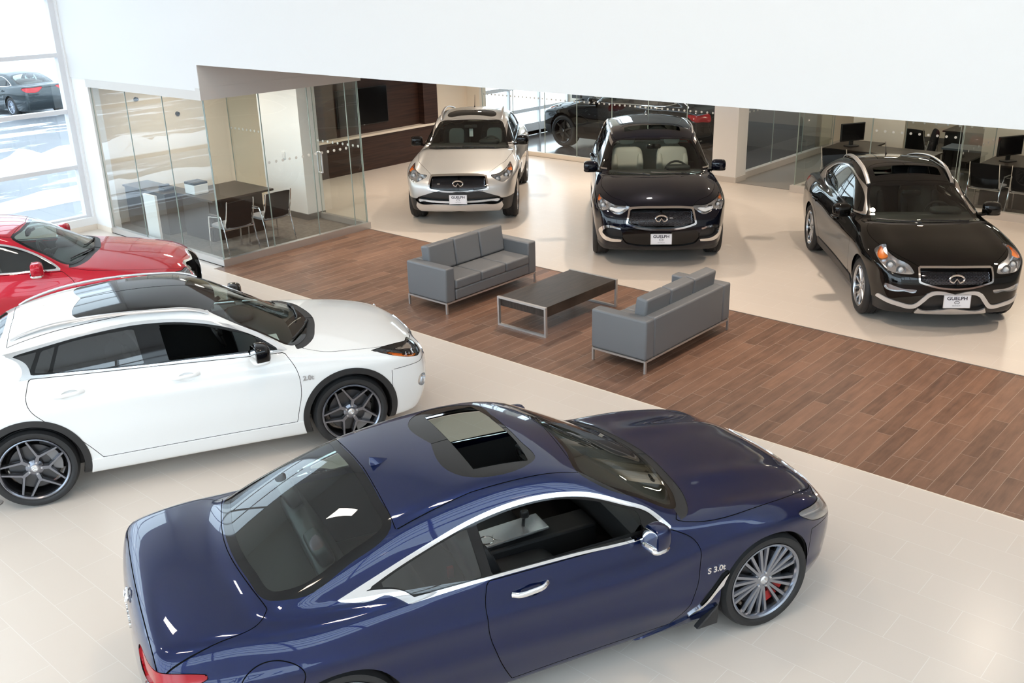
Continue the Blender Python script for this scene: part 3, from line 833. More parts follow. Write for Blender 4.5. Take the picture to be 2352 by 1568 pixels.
struct('window_3', MB().box(-3.15, 13.66, 0, -3.09, 13.72, 3.2).box(-2.41, 13.66, 0, -2.35, 13.72, 3.2).box(-3.09, 13.66, 1.0, -2.41, 13.72, 1.06), W_['frame'])
od = MB()
R0 = np.array([-4.2, 10.0]); R1 = np.array([-4.2, 13.55])
dd = (R1 - R0)/np.linalg.norm(R1 - R0); nn = np.array([-dd[1], dd[0]]); Lr = np.linalg.norm(R1 - R0)
for z in (.06, .66, 1.26, 1.86, 2.46, 3.06): od.bar((R0[0], R0[1], z), (R1[0], R1[1], z), .05, .09)
od.bar((R0[0], R0[1], .16), (R1[0], R1[1], .16), .05, .30)
for k in range(4):
    q = R0 + dd*Lr*k/3; od.bar((q[0], q[1], 0), (q[0], q[1], 3.1), .09, .05, (dd[0], dd[1], 0))
ovd = struct('door_1', od, W_['frame'])
obj('window_pane', MB().add([(R0[0], R0[1], .06), (R1[0], R1[1], .06), (R1[0], R1[1], 3.1), (R0[0], R0[1], 3.1)], [(0, 1, 2, 3)]), W_['winglass'], ovd, smooth=False)
cb = thing('wall_cabinet', 'dark grey box mounted on the beige wall at the back of the bay', 'cabinet', (-3.62, 13.58, 1.10))
obj('cabinet_body', B(-.28, -.18, -.28, .0, .0, .28), MT['plastic'], cb); obj('cabinet_door', B(.06, -.18, -.28, .34, .0, .28), MT['interior_mid'], cb)
# side glass of the bay, corridor and offices to the right
struct('trim_plinth_corridor', MB().box(2.98, 10.1, 0, 3.10, 16, .13).box(4.40, 9.74, 0, 4.50, 12.8, .10).box(4.40, 9.56, 0, 7.42, 9.68, .13).box(7.42, 9.56, 0, 16, 9.68, .13), W_['soffit'])
for i, (y0, y1) in enumerate(((10.12, 11.4), (11.41, 12.8), (12.81, 14.3))):
    pane('glass_panel', (3.04, y0), (3.04, y1), .13, 2.7, ['corridor glass panel behind the white column', 'second corridor glass panel behind the white column', 'farthest corridor glass panel behind the white column'][i], 'corridor glass panels', dots=True, zdot=1.31, dotgap=.16)
pane('glass_panel', (4.45, 9.66), (4.45, 11.2), .10, 2.7, 'green edged glass panel standing at the corridor entrance', None)
for i, (x0, x1) in enumerate(((4.46, 5.85), (5.86, 7.36), (7.42, 8.9), (8.91, 10.4))):
    pane('glass_panel', (x0, 9.62), (x1, 9.62), .13, 2.7, ['front glass panel of the first right office by the corridor', 'front glass panel of the first right office before the low table', 'front glass panel of the second right office', 'glass panel at the far right end of the office row'][i], 'front glass panels of the right offices', dots=(i % 2 == 1), zdot=1.28, dotgap=.14)
pane('glass_panel', (7.39, 9.66), (7.39, 11.5), .10, 2.7, 'glass partition between the two right offices', None, dots=True, zdot=1.0, dotgap=.25)
struct('wall_offices_mid', MB().box(4.50, 12.0, 0, 5.55, 12.12, 2.76).box(7.15, 11.6, 0, 8.05, 11.72, 2.76).box(10.2, 11.6, 0, 16, 11.72, 2.76), W_['beige'])
struct('wall_corridor', B(2.9, 13.82, 0, 3.0, 16.6, 2.76), W_['beige'])
struct('wall_offices_back', B(2.95, 16.4, 0, 16, 16.6, 2.76), W_['beige'])
struct('baseboard_offices', MB().box(3.1, 16.38, 0, 16, 16.4, .12), W_['base'])
pane('glass_panel', (5.57, 12.06), (7.12, 12.06), .10, 2.7, 'inner glass panel behind the first right office desk', None, dots=True, zdot=1.1, dotgap=.22)
pane('glass_panel', (8.07, 11.66), (10.1, 11.66), .10, 2.7, 'inner glass panel behind the second right office desk', None, dots=True, zdot=1.1, dotgap=.22)
def l_desk(x, y, label, ret=1.15):
    d = thing('corner_desk', label, 'desk', (x, y, .002))
    obj('desk_top', MB().prism([(0, 0), (2.0, 0), (2.0, .75), (.75, .75), (.75, ret), (0, ret)], .71, .74), W_['desk'], d, smooth=False)
    obj('modesty_panel', B(.04, .06, 0, 1.9, .09, .71), W_['espresso'], d, smooth=False)
    obj('desk_end', B(1.93, .04, 0, 1.97, .70, .71), W_['espresso'], d, smooth=False); obj('desk_end', B(.03, ret - .08, 0, .70, ret - .04, .71), W_['espresso'], d, smooth=False)
    return d
def monitor(x, y, rz, label, z=.742):
    m_ = thing('computer_monitor', label, 'monitor', (x, y, z), rz)
    obj('screen_panel', B(-.02, -.27, .10, .02, .27, .44), MT['plastic'], m_, smooth=False, bevel=.008)
    obj('screen', B(.02, -.25, .125, .023, .25, .42), W_['screen'], m_, smooth=False)
    obj('stand', MB().box(-.03, -.04, .01, .0, .04, .14).sell((0, 0, .01), (.11, .14, .01), .5, .6), MT['plastic'], m_)
    return m_
def office_chair(x, y, rz, label, group):
    r = thing('office_chair', label, 'chair', (x, y, .002), rz, group)
    obj('seat', MB().sell((0, 0, .47), (.25, .25, .05), .5, .4), W_['fabric'], r)
    obj('backrest', MB().sell((-.27, 0, .78), (.035, .23, .28), .5, .4, rotm('y', -.15)), W_['fabric'], r)
    obj('gas_post', MB().cyl((0, 0, .10), (0, 0, .45), .03, 12).bar((-.05, 0, .43), (-.27, 0, .60), .05, .02), MT['plastic'], r)
    st = MB()
    for k in range(5):
        a = k*2*PI/5; st.bar((0, 0, .10), (.28*math.cos(a), .28*math.sin(a), .07), .04, .03)
    obj('star_base', st, MT['plastic'], r)
    for k in range(5):
        a = k*2*PI/5; obj('caster', MB().sell((.28*math.cos(a), .28*math.sin(a), .03), (.03, .02, .03), .8, .8, None, 12, 8), MT['plastic'], r)
    return r
l_desk(4.62, 10.40, 'espresso corner desk in the first office right of the corridor'); monitor(4.98, 10.86, -.5, 'black monitor on the first right office desk')
l_desk(7.50, 10.42, 'espresso corner desk in the second office at the right edge'); monitor(7.82, 10.88, -.5, 'black monitor on the desk at the right edge')
gc = 'guest chairs in the right offices'
guest_chair(5.35, 9.98 - .02, PI/2, 'guest chair hidden low before the first right office desk', gc) if False else None
guest_chair(5.15, 10.02, PI/2, 'black guest chair half hidden behind the dark car roof rail', gc)
guest_chair(7.80, 10.03, PI/2 - .05, 'black guest chair left of its twin at the right edge desk', gc)
guest_chair(8.45, 10.03, PI/2 + .03, 'black guest chair cut by the right picture edge', gc)
l_desk(5.75, 13.6, 'dark desk at the back of the first right office, under the white wall edge')
guest_chair(5.55, 12.95, PI/2 - .2, 'black guest chair facing the rear desk behind the inner glass', gc)
office_chair(8.85, 14.85, 1.9, 'black swivel chair behind the rear desk', 'swivel chairs')
office_chair(6.0, 11.55, -2.6, 'black swivel chair behind the first right office desk', 'swivel chairs')
office_chair(9.0, 11.15, -2.2, 'black swivel chair behind the right edge desk', 'swivel chairs')
tb = thing('side_table', 'low blue grey table in the back of the first right office', 'table', (6.55, 13.05, .002))
obj('table_top', B(-.5, -.3, .50, .5, .3, .54), mat('blue grey top', (.12, .15, .19), .4), tb, smooth=False)
for sx in (-.45, .45):
    for sy in (-.25, .25): obj('leg', B(sx - .02, sy - .02, 0, sx + .02, sy + .02, .5), W_['espresso'], tb, smooth=False)
# ---- lounge: two sofas and a table on the wood strip
def sofa(x, y, rz, label):
    r = thing('sofa', label, 'sofa', (x, y, 0), rz, 'grey leather sofas'); L = .88; D = .37; Z0 = .15
    # length along y, front faces +x
    for s in (-1, 1):
        obj('armrest', B(-D, s*L - (.16 if s > 0 else 0), Z0, D - .01, s*L + (0 if s > 0 else .16), .60), W_['sofa'], r, bevel=.022, seg=3)
    obj('back_panel', B(-D + .002, -L + .162, Z0, -D + .15, L - .162, .598), W_['sofa'], r, bevel=.022, seg=3)
    obj('seat_base', B(-D + .14, -L + .165, Z0 + .01, D, L - .165, .30), W_['sofa'], r, bevel=.02, seg=3)
    w = (2*L - .32)/3
    for k in range(3):
        y0 = -L + .16 + k*w
        obj('seat_cushion', B(-D + .22, y0 + .004, .30, D + .005, y0 + w - .004, .425), W_['sofa'], r, bevel=.024, seg=3)
        c = MB().box(0, y0 + .004, 0, .15, y0 + w - .004, .36)
        R = rotm('y', -.13); c.v = [tuple(R @ np.array(v) + np.array([-D + .15, 0, .415])) for v in c.v]
        obj('back_cushion', c, W_['sofa'], r, bevel=.026, seg=3)
    fr = MB()
    for s in (-1, 1):
        fr.bar((-D + .0245, s*(L - .012), .138), (D - .0425, s*(L - .012), .138), .022, .022)
    for sx in (-D + .012, D - .03): fr.bar((sx, -L + .0245, .138), (sx, L - .0245, .138), .022, .022)
    obj('base_rail', fr, W_['alu'], r, smooth=False)
    for sx in (-D + .012, D - .03):
        for s in (-1, 1): obj('leg', MB().bar((sx, s*(L - .012), 0), (sx, s*(L - .012), .149), .024, .024), W_['alu'], r, smooth=False)
    return r
sofa(3.86, 1.43, 0.0, 'grey leather three seat sofa showing its seat, left of the low table')
sofa(6.93, 1.36, PI, 'grey leather sofa turned with its back to the viewer')
ct = thing('coffee_table', 'low dark wood coffee table with square steel loop legs', 'table', (5.36, 1.40, 0))
obj('table_top', B(-.37, -.685, .245, .37, .70, .37), wood_panel('dark oak top', (.022, .017, .014), (.055, .042, .034), 30, 3, 6, .33), ct, smooth=False, bevel=.002)
for y in (-.70, .715):
    lp = MB()
    for z in (.012, .362): lp.box(-.385, y - .025, z - .012, .385, y + .01, z + .012)
    for x in (-.385, .361): lp.box(x, y - .025, .024, x + .024, y + .01, .350)
    obj('leg_loop', lp, W_['alu'], ct, smooth=False)
fo = thing('floor_outlet', 'small round grey outlet cover set in the floor behind the white car rear wheel', 'floor outlet', (4.58, -5.22, 0))
obj('cover_disc', MB().lathe([(.004, 0), (.004, .06), (0, .065)], 24, 'z'), W_['alu'], fo)
obj('cover_lid', MB().lathe([(.006, 0), (.006, .03), (.004, .032)], 20, 'z'), W_['base'], fo)
# ---- outside
struct('ground_outside', B(-60, -60, -.5, -4.3, 60, -.25), W_['asphalt'])
struct('ground_snow', B(-30, 9.5, -.3, -4.35, 30, -.22), W_['snow'])
struct('ground_front', B(-4.3, -60, -.5, 60, -14.2, -.25), W_['asphalt'])
def siding(name):
    m = bpy.data.materials.new(name); m.use_nodes = True; nt = m.node_tree; b = nt.nodes['Principled BSDF']; N = nt.nodes.new; L = nt.links.new
    tc = N('ShaderNodeTexCoord'); wv = N('ShaderNodeTexWave'); wv.wave_type = 'BANDS'; wv.bands_direction = 'Z'; wv.wave_profile = 'SAW'; wv.inputs['Scale'].default_value = 1.5; L(tc.outputs['Object'], wv.inputs['Vector'])
    cr2 = N('ShaderNodeValToRGB'); cr2.color_ramp.elements[0].position = .0; cr2.color_ramp.elements[0].color = (.45, .52, .58, 1); cr2.color_ramp.elements[1].position = .16; cr2.color_ramp.elements[1].color = (.82, .84, .86, 1)
    L(wv.outputs['Fac'], cr2.inputs[0]); L(cr2.outputs[0], b.inputs['Base Color']); b.inputs['Roughness'].default_value = .6
    return m
bd_ = thing('neighbour_building', 'white building with horizontal siding beyond the parking lot', 'building', (-30, 8, -.25))
obj('siding_wall', B(-6, -26, 0, 0, 10, 9), siding('white lap siding'), bd_, smooth=False); obj('foundation', B(-6, -26, -.1, .05, 10, .35), W_['base'], bd_, smooth=False)
rng = np.random.RandomState(4)
def snow_bank(x0, y0, x1, y1, w, h, label, n=70):
    """Lumpy ridge of ploughed snow."""
    m = 9; V = []; F = []
    for i in range(n):
        t = i/(n-1); cx, cy = x0 + (x1-x0)*t, y0 + (y1-y0)*t; hh = h*(.6 + .8*rng.rand()); ww = w*(.8 + .4*rng.rand())
        for k in range(m):
            u = k/(m-1)*2 - 1; V.append((cx + u*ww, cy + .1*rng.randn(), -.26 + hh*(1 - u*u)**.8*(.8 + .4*rng.rand())))
    for i in range(n-1):
        for k in range(m-1): F.append((i*m+k, i*m+k+1, (i+1)*m+k+1, (i+1)*m+k))
    o = obj('snow_bank', MB().add(V, F), W_['snow'], None, sharp=None); tag(o, label, 'snow bank', kind='stuff'); return o
snow_bank(-12.2, -20, -12.6, 8, .8, .32, 'lumpy ridge of ploughed snow along the far lot edge')
snow_bank(-8.0, -20, -8.3, 8, .55, .16, 'low streak of snow on the wet asphalt near the window')
ps = thing('steel_post', 'pale square post standing in the snow outside the window', 'post', (-10.9, 1.0, -.25))
obj('post_shaft', B(-.05, -.05, 0, .05, .05, 1.6), W_['steel'], ps, smooth=False); obj('post_cap', B(-.10, -.16, 1.6, .10, .16, 1.66), W_['steel'], ps, smooth=False)

# ---------------------------------------------------------------- the seven body shapes
COUPE = dict(wb=2.85, wr=.343, x0=-2.5, x1=2.36, ztop=1.47, nose=2.225, tail=-2.37, xmid=-.3, zbelt=.95,
  zt=[(-2.40,.90),(-2.34,.99),(-2.22,1.03),(-1.95,1.04),(-1.6,1.01),(-1.2,.97),(-.5,.945),(.3,.935),(.7,.965),(1.0,.955),(1.4,.92),(1.8,.855),(2.02,.79),(2.15,.72),(2.25,.62)],
  xf=[(.1,2.02),(.25,2.16),(.4,2.215),(.5,2.225),(.62,2.21),(.72,2.16),(.82,2.06)],
  xr=[(.1,-2.10),(.25,-2.23),(.4,-2.33),(.6,-2.37),(.85,-2.36),(.98,-2.34),(1.1,-2.30)],
  zb=[(-2.5,.24),(-1.9,.19),(1.9,.17),(2.3,.18)],
  hw=[(-2.5,.72),(-2.3,.81),(-2.0,.885),(-1.425,.925),(-.8,.915),(0,.905),(.8,.91),(1.425,.925),(1.8,.875),(2.05,.77),(2.3,.62)],
  ins=[(.1,.11),(.25,.05),(.4,.015),(.6,0),(.75,.012),(.85,.035),(.95,.08),(1.1,.16)],
  crown=[(-2.4,.05),(-1.7,.05),(-1.2,0),(.5,0),(.9,.06),(1.6,.09),(2.2,.08)],
  zr=[(-2.05,.93),(-1.75,1.075),(-1.3,1.25),(-.95,1.36),(-.6,1.41),(-.3,1.425),(0,1.41),(.25,1.35),(.5,1.235),(.8,1.075),(.98,.98),(1.2,.86)],
  gw=[(-2.0,.62),(-1.5,.74),(-1.0,.80),(-.5,.82),(.2,.825),(.7,.80),(1.0,.76)], t1=.42, t2=.3, rc=.035, r_rail=.10, r_belt=.07, kn=.30, kr=.13)
CROSS = dict(wb=2.67, wr=.347, x0=-2.3, x1=2.3, ztop=1.58, nose=2.21, tail=-2.2, xmid=-.3, zbelt=1.0,
  zt=[(-2.26,.88),(-2.15,.98),(-1.8,1.03),(-1.2,1.02),(-.6,1.0),(0,.985),(.5,.985),(.85,1.04),(1.2,1.015),(1.6,.965),(1.9,.90),(2.08,.82),(2.2,.72),(2.3,.6)],
  xf=[(.1,2.0),(.25,2.13),(.4,2.19),(.5,2.205),(.62,2.20),(.75,2.165),(.85,2.08)],
  xr=[(.1,-2.0),(.3,-2.12),(.5,-2.2),(.8,-2.2),(1.0,-2.16),(1.2,-2.0)],
  zb=[(-2.2,.27),(-1.9,.22),(1.8,.20),(2.2,.22)],
  hw=[(-2.3,.74),(-2.1,.82),(-1.8,.875),(-1.35,.90),(-.7,.893),(0,.885),(.7,.89),(1.35,.905),(1.75,.875),(2.0,.80),(2.25,.68)],
  ins=[(.1,.11),(.25,.05),(.4,.02),(.6,0),(.78,.008),(.9,.03),(1.0,.07),(1.15,.14)],
  crown=[(-2.2,.03),(-1.2,0),(.4,0),(.85,.06),(1.5,.09),(2.2,.07)],
  zr=[(-2.2,.93),(-2.05,1.05),(-1.75,1.23),(-1.35,1.40),(-.9,1.49),(-.35,1.525),(.05,1.505),(.3,1.425),(.6,1.26),(.95,1.06),(1.1,.97),(1.3,.84)],
  gw=[(-2.1,.64),(-1.6,.74),(-1.0,.79),(-.3,.81),(.4,.81),(.9,.78),(1.2,.74)], t1=.38, t2=.25, rc=.035, r_rail=.09, r_belt=.06, kn=.26, kr=.15)
LONGSUV = dict(wb=2.885, wr=.385, x0=-2.6, x1=2.46, ztop=1.75, nose=2.36, tail=-2.5, xmid=-.5, zbelt=1.12,
  zt=[(-2.55,.95),(-2.45,1.08),(-2.0,1.15),(-1.2,1.14),(-.5,1.11),(.2,1.08),(.6,1.13),(1.0,1.12),(1.5,1.06),(1.9,.975),(2.15,.90),(2.32,.78),(2.42,.66)],
  xf=[(.15,2.15),(.3,2.27),(.45,2.34),(.55,2.355),(.68,2.345),(.8,2.31),(.92,2.22)],
  xr=[(.2,-2.3),(.35,-2.42),(.6,-2.5),(.9,-2.49),(1.15,-2.42),(1.3,-2.3)],
  zb=[(-2.5,.33),(-1.9,.27),(1.9,.25),(2.3,.27)],
  hw=[(-2.6,.80),(-2.3,.88),(-1.9,.935),(-1.44,.965),(-.8,.945),(0,.925),(.8,.94),(1.44,.965),(1.9,.925),(2.2,.83),(2.4,.72)],
  ins=[(.15,.10),(.3,.05),(.5,.015),(.7,0),(.85,.01),(1.0,.04),(1.12,.09),(1.25,.17)],
  crown=[(-2.4,.04),(-1.5,0),(.2,0),(.7,.08),(1.5,.11),(2.3,.08)],
  hood=[(.6,2.2,.72,.13,.035)],
  zr=[(-2.5,.98),(-2.2,1.17),(-1.75,1.41),(-1.2,1.57),(-.6,1.635),(-.2,1.615),(.05,1.545),(.35,1.40),(.76,1.15),(.90,1.05),(1.1,.92)],
  gw=[(-2.3,.66),(-1.7,.78),(-1.0,.83),(-.3,.845),(.3,.84),(.8,.79)], t1=.42, t2=.22, r_rail=.10, r_belt=.07, kn=.24, kr=.14)
FAMILYSUV = dict(wb=2.90, wr=.383, x0=-2.75, x1=2.5, ztop=1.82, nose=2.41, tail=-2.63, xmid=-.4, zbelt=1.12,
  zt=[(-2.65,1.0),(-2.5,1.13),(-2.0,1.14),(-1.0,1.12),(0,1.10),(.6,1.10),(1.0,1.16),(1.4,1.13),(1.9,1.05),(2.15,.97),(2.32,.86),(2.45,.74)],
  xf=[(.15,2.2),(.3,2.33),(.45,2.39),(.55,2.41),(.7,2.395),(.85,2.34),(1.0,2.24)],
  xr=[(.2,-2.45),(.4,-2.58),(.7,-2.63),(1.0,-2.61),(1.2,-2.55),(1.4,-2.48)],
  zb=[(-2.6,.32),(-1.9,.26),(1.9,.24),(2.4,.24)],
  hw=[(-2.7,.84),(-2.4,.92),(-1.9,.965),(-1.45,.98),(-.8,.965),(0,.955),(.8,.965),(1.45,.975),(1.9,.945),(2.2,.86),(2.45,.74)],
  ins=[(.15,.09),(.3,.045),(.5,.015),(.7,0),(.85,.008),(1.0,.035),(1.12,.08),(1.25,.16)],
  crown=[(-2.4,.03),(-1.5,0),(.5,0),(1.0,.07),(1.6,.10),(2.3,.08)],
  hood=[(.9,2.2,.70,.14,.02)],
  zr=[(-2.9,1.2),(-2.3,1.54),(-1.7,1.645),(-1.0,1.695),(-.4,1.705),(0,1.685),(.3,1.61),(.6,1.46),(1.0,1.20),(1.18,1.08),(1.4,.92)],
  xgr=[(1.0,-2.6),(1.2,-2.52),(1.4,-2.38),(1.6,-2.2),(1.75,-2.05)], gx=(-2.6,1.4),
  gw=[(-2.5,.80),(-1.8,.86),(-1.0,.88),(-.3,.885),(.5,.87),(1.1,.82)], t1=.34, t2=.18, r_rail=.10, r_belt=.06, kn=.20, kr=.12)
SMALLSUV = dict(wb=2.88, wr=.35, x0=-2.55, x1=2.42, ztop=1.68, nose=2.225, tail=-2.44, xmid=-.5, zbelt=1.04,
  zt=[(-2.5,.88),(-2.4,1.0),(-2.0,1.07),(-1.2,1.06),(-.5,1.03),(.2,1.01),(.6,1.05),(1.0,1.05),(1.5,.99),(1.85,.92),(2.04,.85),(2.18,.74),(2.3,.62)],
  xf=[(.1,2.02),(.25,2.15),(.4,2.21),(.5,2.225),(.62,2.22),(.75,2.18),(.87,2.09)],
  xr=[(.15,-2.25),(.3,-2.37),(.55,-2.44),(.85,-2.43),(1.05,-2.37),(1.2,-2.25)],
  zb=[(-2.5,.27),(-1.9,.22),(1.9,.20),(2.3,.20)],
  hw=[(-2.5,.75),(-2.3,.82),(-1.9,.87),(-1.44,.90),(-.8,.89),(0,.88),(.8,.89),(1.44,.90),(1.8,.865),(2.0,.79),(2.25,.65)],
  ins=[(.1,.10),(.25,.05),(.4,.02),(.6,0),(.78,.008),(.92,.035),(1.04,.085),(1.18,.16)],
  crown=[(-2.4,.04),(-1.5,0),(.3,0),(.75,.06),(1.5,.09),(2.2,.08)],
  hood=[(.6,2.1,.66,.13,.022)],
  zr=[(-2.5,.90),(-2.2,1.12),(-1.75,1.34),(-1.2,1.495),(-.6,1.56),(-.15,1.54),(.1,1.46),(.4,1.32),(.9,1.06),(1.04,.97),(1.25,.84)],
  gw=[(-2.3,.62),(-1.7,.73),(-1.0,.775),(-.3,.79),(.3,.79),(.8,.75)], t1=.40, t2=.22, r_rail=.10, r_belt=.06, kn=.26, kr=.15)
SEDAN = dict(wb=2.85, wr=.335, x0=-2.62, x1=2.36, ztop=1.52, nose=2.23, tail=-2.56, xmid=-.3, zbelt=.97,
  zt=[(-2.56,.95),(-2.48,1.05),(-2.3,1.07),(-1.9,1.06),(-1.4,1.01),(-.5,.97),(.3,.96),(.72,.995),(1.0,.985),(1.4,.94),(1.8,.87),(2.03,.80),(2.15,.73),(2.25,.62)],
  xf=[(.1,2.02),(.25,2.16),(.4,2.215),(.5,2.23),(.62,2.22),(.72,2.17),(.82,2.07)],
  xr=[(.1,-2.3),(.3,-2.45),(.5,-2.54),(.75,-2.56),(.95,-2.52),(1.1,-2.46)],
  zb=[(-2.6,.26),(-1.9,.2),(1.9,.17),(2.3,.18)],
  hw=[(-2.6,.74),(-2.3,.85),(-1.9,.89),(-1.425,.91),(-.8,.905),(0,.895),(.8,.90),(1.425,.91),(1.8,.88),(2.05,.80),(2.3,.68)],
  ins=[(.1,.11),(.25,.05),(.4,.015),(.6,0),(.75,.01),(.87,.035),(.97,.08),(1.1,.16)],
  crown=[(-2.4,.03),(-1.7,.03),(-1.2,0),(.5,0),(.9,.06),(1.6,.09),(2.2,.08)],
  zr=[(-2.2,.93),(-1.9,1.08),(-1.4,1.28),(-1.0,1.38),(-.6,1.43),(-.2,1.435),(.1,1.41),(.35,1.34),(.6,1.21),(.88,1.05),(1.05,.95),(1.25,.84)],
  gw=[(-2.0,.62),(-1.5,.73),(-1.0,.79),(-.5,.805),(.2,.81),(.7,.79),(1.0,.75)], t1=.45, t2=.25, r_rail=.10, r_belt=.06, kn=.26, kr=.13)

# ---------------------------------------------------------------- outlines drawn on the shapes
COUPE.update(
  ws=[(.985,0),(.955,.3),(.895,.58),(.81,.715),(.55,.70),(.32,.665),(.215,.60),(.255,.3),(.275,0)],
  rw=[(-.955,0),(-.965,.35),(-.985,.60),(-1.25,.66),(-1.55,.67),(-1.68,.60),(-1.745,.35),(-1.775,0)],
  roof=[(-.945,0),(-.965,.62),(-.5,.575),(.2,.575),(.27,0)],
  sunroof=[(-.51,0,'c'),(-.51,.40),(-.47,.45),(-.06,.465),(-.015,.43),(.0,.2),(.003,0,'c')],
  roof_hole=[(-.40,0,'c'),(-.40,.40,'c'),(-.06,.43,'c'),(-.03,.2),(-.028,0,'c')],
  dlo=[(.71,.925,'c'),(.59,1.045),(.42,1.135),(.18,1.235),(-.01,1.27),(-.26,1.28),(-.54,1.25),(-.82,1.185),(-1.08,1.11),(-1.36,1.015,'c'),(-1.18,.985),(-1.09,.995),(-1.03,.965),(-.985,.938,'c'),(-.53,.94),(.03,.93),(.5,.912)],
  dlo_in=[(.66,.937,'c'),(.57,1.035),(.41,1.115),(.17,1.212),(-.01,1.247),(-.26,1.256),(-.54,1.228),(-.82,1.163),(-1.06,1.09),(-1.20,1.035,'c'),(-1.10,1.025),(-1.04,1.012),(-.985,.985),(-.955,.958,'c'),(-.53,.955),(.03,.945),(.5,.926)],
  panes=[[(.50,.938,'c'),(.50,1.05),(.40,1.105),(.16,1.20),(-.01,1.236),(-.26,1.245),(-.515,1.218,'c'),(-.485,.958,'c'),(.03,.952)],[(-.575,1.212,'c'),(-.82,1.152),(-1.05,1.08),(-1.15,1.04,'c'),(-1.05,1.022),(-.98,.99),(-.95,.966,'c'),(-.545,.962,'c')]],
  pane_door=['door_front','body'],
  door_front=[(.70,.915,'c'),(.86,.80),(.875,.66),(.84,.40),(.70,.235,'c'),(-.40,.235,'c'),(-.50,.45),(-.565,.72),(-.555,.86),(-.525,.935,'c'),(0,.925)],
  hood_line=[(1.00,0),(.96,.3),(.88,.62),(.76,.80,'c'),(.95,.835),(1.4,.815),(1.75,.735),(2.0,.60),(2.10,.42),(2.15,0)],
  trunk=[(-1.79,0),(-1.74,.45),(-1.70,.64,'c'),(-1.78,.725),(-2.0,.765),(-2.28,.765,'c'),(-2.30,0)],
  mirror=(.545,.905), handles=[('door_front',-.28,.835)], bumper_x=1.78, bumper_z=.62,
  lids=[('fuel_door','side',[(-1.60,.80),(-1.70,.87),(-1.82,.87),(-1.92,.79),(-1.90,.68),(-1.76,.63),(-1.64,.68)],-1)],
  marks=[
   ('headlight','corner',[(.58,.70),(.80,.735),(1.0,.755),(1.25,.775),(1.46,.775),(1.33,.70),(1.15,.655),(.85,.63),(.62,.645)],dict(mat='housing',off=-.045,lens=True,ring=.004,ring_mat='gap',ring_off=-.004)),
   ('grille','front',[(0,.70),(.42,.69),(.46,.60),(.36,.44),(0,.40)],dict(mat='gloss_black',off=-.05,ring=.02,ring_mat='chrome',ring_off=.008)),
   ('taillight','tail',[(.46,.865),(.70,.90),(.95,.90),(1.16,.865),(.98,.815),(.72,.785),(.48,.80)],dict(mat='red_lens',off=-.01,ring=.004,ring_mat='gap',ring_off=-.006)),
   ('side_vent','side',[(1.135,.545,'c'),(1.10,.53),(.98,.395),(.86,.30,'c'),(.80,.245,'c'),(.885,.285,'c'),(1.0,.385),(1.12,.495,'c')],dict(mat='chrome',off=.012)),
   ('side_vent_slot','side',[(1.09,.55),(.98,.44),(.90,.335),(.93,.335),(1.02,.435),(1.11,.53)],dict(mat='plastic',off=-.02)),
   ('rocker_trim','side',[(1.02,.30,'c'),(1.06,.17,'c'),(-1.02,.17,'c'),(-1.02,.215,'c'),(.70,.215)],dict(mat='paint',off=.012)),
  ], creases=[([(-2.4,.80),(-1.4,.78),(-.6,.74),(.4,.70),(1.2,.78),(2.2,.72)],.020,.06),([(-2.4,.62),(-1.2,.56),(-.4,.50),(.4,.42),(1.0,.34),(2.0,.3)],.014,.07)],
  bumps=[(-1.45,.82,.42,.14,.026)], hood=[(.85,2.25,.78,.09,.022),(.9,2.15,.40,.10,.014)])
